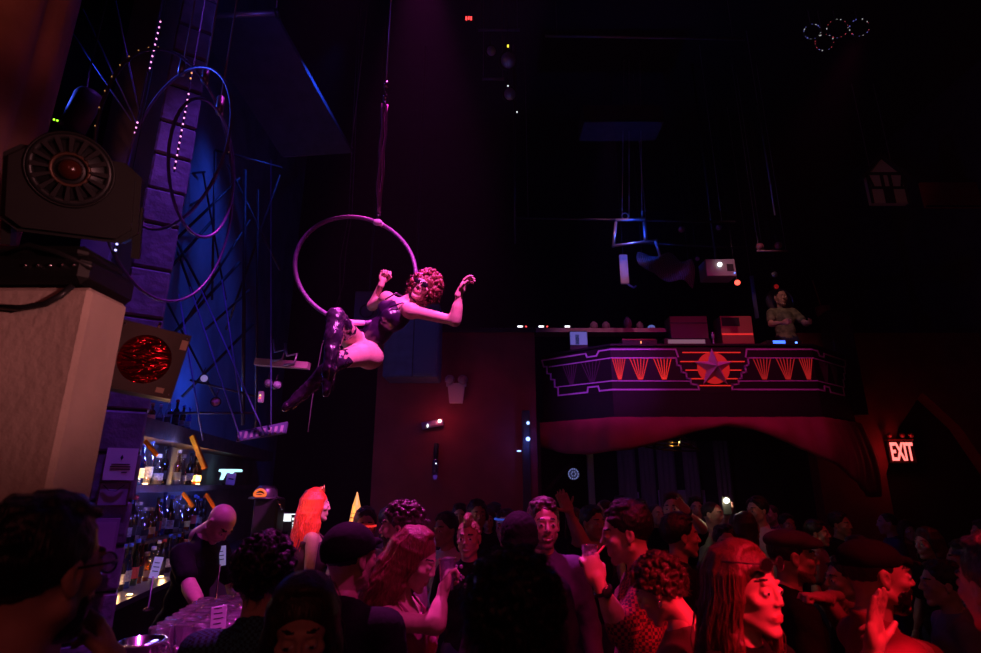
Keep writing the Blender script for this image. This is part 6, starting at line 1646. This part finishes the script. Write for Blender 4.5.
p = person('young man in a plaid shirt sipping through a straw', 621, 502, 2.55, 172, hair='short', hc='black', top=PLAID, sleeve='roll', hp=10, seed=18, h=.014, hh=.005,
           arms={'L': dict(e=at(622, 632, 2.32), w=at(599, 583, 2.28), pose='grip', palm=(-.1, .9, 0), hd=(-.3, .1, .9)), 'R': 'down'})
wr = Vector(p['J']['armL']['w']); el = Vector(p['J']['armL']['e']); dr = (wr - el).normalized(); c_ = wr - dr * .03
MB().torus(c_, .031, .009, dr, 24, 8).build('watch_strap', BLK, p['root'], True)
x_, y_, _ = frame_of(dr); fdir = (p['Mw'].to_3x3().inverted() @ Vector((.2, -1, .2))).normalized()
fo = (fdir - dr * fdir.dot(dr)).normalized(); MB().lathe([(0, 0), (.02, 0), (.021, .008), (.018, .011), (0, .011)], n=20, M=Matrix.Translation(c_ + fo * .03) @ fo.to_track_quat('Z', 'Y').to_matrix().to_4x4()).build('watch_face', mat('watch_dark', (.03, .03, .04), .2), p['root'], True)
g = glass_obj(at(591, 575, 2.32), 'short glass with a straw held by the young man in plaid', None, .75)
t = MB().tube([at(592, 566, 2.33), at(598, 553, 2.36), at(604, 546, 2.4)], .004, 6).build('drinking_straw', mat('straw_red', (.7, .15, .1), .4), None, True); tag(t, 'thin straw between the young man and his glass', 'straw')
p = person('person with tied-back dark red hair and a bright ear below the young man', 644, 553, 2.12, 150, sex='f', hair='curly', hc='brown', hs=.92, top=cloth('dark_olive', (.09, .07, .05)), sleeve='three', hp=30, seed=19, h=.015, hh=.0055, fz=250)
MB().torus(p['HM'] @ Vector((-.086, -.004, -.045)), .014, .0025, (0, 1, 0), 18, 6).build('earring', CHROME, p['root'], True)
person('dark-haired man in a dark jacket in profile behind the plaid shirt', 678, 514, 3.35, 0, hair='short', hc='black', top=BLACKC, sleeve='long', skn='mid', seed=20, **MIDQ)
p = person('dancer with one raised hand and dark bracelet near the phone light', 672, 493, 4.9, -120, hair='short', hc='brown', top=BLACKC, seed=21, arms={'L': dict(e=at(702, 528, 4.7), w=at(688, 513, 4.65), pose='open', palm=(0, -1, .2)), 'R': 'down'}, **FAR)
w = Vector(p['J']['armL']['w']); MB().torus(w, .034, .01, w - Vector(p['J']['armL']['e']), 20, 6).build('bracelet', BLK, p['root'], True)
p = person('dim man holding up the bright phone light', 711, 502, 5.3, -45, hair='buzz', hc='black', top=GREYC, seed=22, arms={'L': dict(e=at(722, 535, 5.1), w=at(727, 515, 5.0), pose='grip', palm=(0, 1, 0)), 'R': 'down'}, **FAR)
t = thing('phone', 'phone held up with its torch shining at the photographer', 'phone', at(727, 508, 4.93)); MB().rbox((0, 0, .02), (.075, .009, .15), .004).build('case', BLK, t); MB().ball((0, -.008, .06), .02, 10).build('torch', glow('torch_white', (1, .92, .65), 60), t, True)
lamp('phone_torch', 'POINT', at(727, 503, 4.86), (1, .85, .5), .7, None, .02)
p = person('man in a pale blue shirt lit by the phone light', 756, 497, 5.5, 200, hair='short', hc='black', top=WHITEC, seed=23, **FAR)
person('dark-haired head in the middle of the crowd below the phone light', 724, 525, 3.9, -100, hair='short', hc='black', top=BLACKC, skn='mid', seed=24, **FAR)
# right foreground
p = person('woman bathed in red light with sunglasses pushed up on long hair', 737, 541, 1.70, -58, sex='f', hair='long', hc='chestnut', length=.26, top=BLACKC, sleeve='long', seed=25, h=.014, hh=.005, fz=700, hp=-2)
glasses(p, BLK, mat('sunglass_black', (.01, .01, .012), .12, coat=.5), up=True)
p = person('man in a flat cap gazing across in profile behind the red-lit woman', 787, 531, 2.65, -12, hair='buzz', hc='black', top=BLACKC, skn='mid', stubble='black', seed=26, h=.015, hh=.0055)
soft_part(p, 'flat_cap', [('e', (0, -.01, .075), (.094, .115, .05)), ('c', (-.04, .11, .05), (.04, .11, .05), .016, .016), ('e', (0, .06, .06), (.085, .08, .035))], .006, .015, cloth('cap_charcoal', (.05, .04, .045)), [((0, .1, -1), (0, 0, .035))])
p = person('bearded man in a dark hat raising both hands near the frame edge', 868, 540, 2.0, -10, hair='buzz', hc='black', beard='black', skn='mid', top=MAROON, sleeve='roll', seed=27, h=.014, hh=.005,
           arms={'R': dict(e=at(868, 690, 1.75), w=at(874, 648, 1.72), pose='open', palm=(.4, -.6, .2), hd=(.2, -.05, 1)), 'L': dict(e=at(930, 660, 2.2), w=at(895, 640, 2.0), pose='relax', palm=(-1, -.3, 0))})
soft_part(p, 'hat', [('e', (0, -.02, .055), (.085, .104, .066)), ('c', (-.035, .09, .05), (.035, .09, .05), .016, .016), ('c', (-.035, .125, .042), (.035, .125, .042), .008, .008)], .006, .012, BLACKC, [((0, 0, -1), (0, 0, .03))])
p = person('dancer with clasped hands held out over the red-lit crowd', 842, 556, 2.95, 178, hair='short', hc='black', skn='mid', top=BLACKC, seed=28, **MIDQ, arms={'L': dict(e=at(846, 628, 2.6), w=at(822, 598, 2.5), pose='fist', palm=(0, 0, -1), hd=(-1, 0, .15)), 'R': dict(e=at(866, 622, 2.75), w=at(834, 596, 2.56), pose='fist', palm=(0, -.3, -1), hd=(-1, -.2, .1))})
p = person('near dancer in a red-lit velvet jacket cut by the frame corner', 992, 536, 1.5, 95, hair='short', hc='black', top=mat('velvet', (.10, .01, .02), .7, sheen=.3, bump=.6, bscale=120), sleeve='long', seed=29, h=.014, hh=.0055, arms={'L': dict(e=at(952, 690, 1.5), w=at(935, 760, 1.55), pose='relax', palm=(0, 1, 0)), 'R': 'down'})
# centre foreground head
p = person('dark curly-haired head seen from behind, largest in the middle foreground', 514, 545, 1.2, 80, hair='curly', hc='black', top=BLACKC, seed=30, h=.014, hh=.0055, fz=1300)
# dim crowd along the back
dim = [(815, 520, 5.2, -40, 'dim person in a pale top past the flat cap'), (838, 512, 5.6, -60, 'tall dim man behind the clasped hands'), (886, 513, 6.0, 160, 'dim person under the exit sign'), (925, 527, 4.3, 190, 'dim person with dark hair right of the exit sign'), (962, 540, 3.5, 150, 'dim person in a striped shirt near the frame edge'),
       (640, 500, 5.8, -90, 'dim dancer behind the young man in plaid'), (655, 504, 6.4, -70, 'dim dancer before the wide violet poster'), (574, 508, 5.6, -110, 'dim dancer behind the raised hands'), (695, 497, 6.6, -100, 'dim dancer behind the raised bracelet hand'), (620, 496, 7.0, -90, 'dim dancer before the small violet poster'),
       (604, 500, 6.4, 180, 'dim dancer in profile under the pale post'), (488, 508, 6.2, -90, 'dim person near the corner post'), (495, 503, 6.8, 0, 'farthest dim person by the corner post'), (786, 514, 6.2, -90, 'dim person right of the pale blue shirt'), (770, 505, 6.9, 200, 'farthest dim person under the balcony edge'), (905, 520, 6.3, -90, 'farthest dim person below the dark arch'), (981, 520, 5.0, 170, 'dim tall person at the frame edge'), (390, 508, 5.6, 0, 'dim person behind the bearded profile'), (418, 512, 6.0, -90, 'farthest dim person at the red wall'), (745, 512, 4.6, 10, 'dim dancer under the pale blue shirt'), (938, 560, 2.9, 160, 'dim person between the velvet jacket and the hat'), (855, 536, 3.9, 150, 'dim person behind the man in the dark hat')]
tops = [GREYC, BLACKC, NAVYC, BLACKC, STRIPE, MAROON, NAVYC, BLACKC, GREYC, PURP]
for i, (px, py, Y, fc, lb) in enumerate(dim):
    person(lb, px, py, Y, fc, sex='f' if i % 4 == 3 else 'm', hair=('short', 'short', 'buzz', 'long')[i % 4], hc=('black', 'brown', 'black', 'brown')[(i // 2) % 4], skn=('light', 'mid', 'light')[i % 3], top=tops[i % 10], seed=40 + i, length=.18, arms={'R': 'chest'} if i % 5 == 2 else None, **FAR)
# the DJ
p = person('DJ in a khaki printed T-shirt standing behind the decks', 780, 291, 8.6, -95, hair='buzz', hc='black', skn='mid', top=OLIVE, base=3.1, hs=1.12, hp=6, seed=80, arms={'R': 'bar', 'L': 'bar'}, h=.02, hh=.007)
lamp('dj_fill', 'SPOT', (3.4, 6.2, 6.6), (1.0, .4, .42), 95, (4.4, 8.8, 4.3), .06, 34, .9)  # added to brighten the DJ
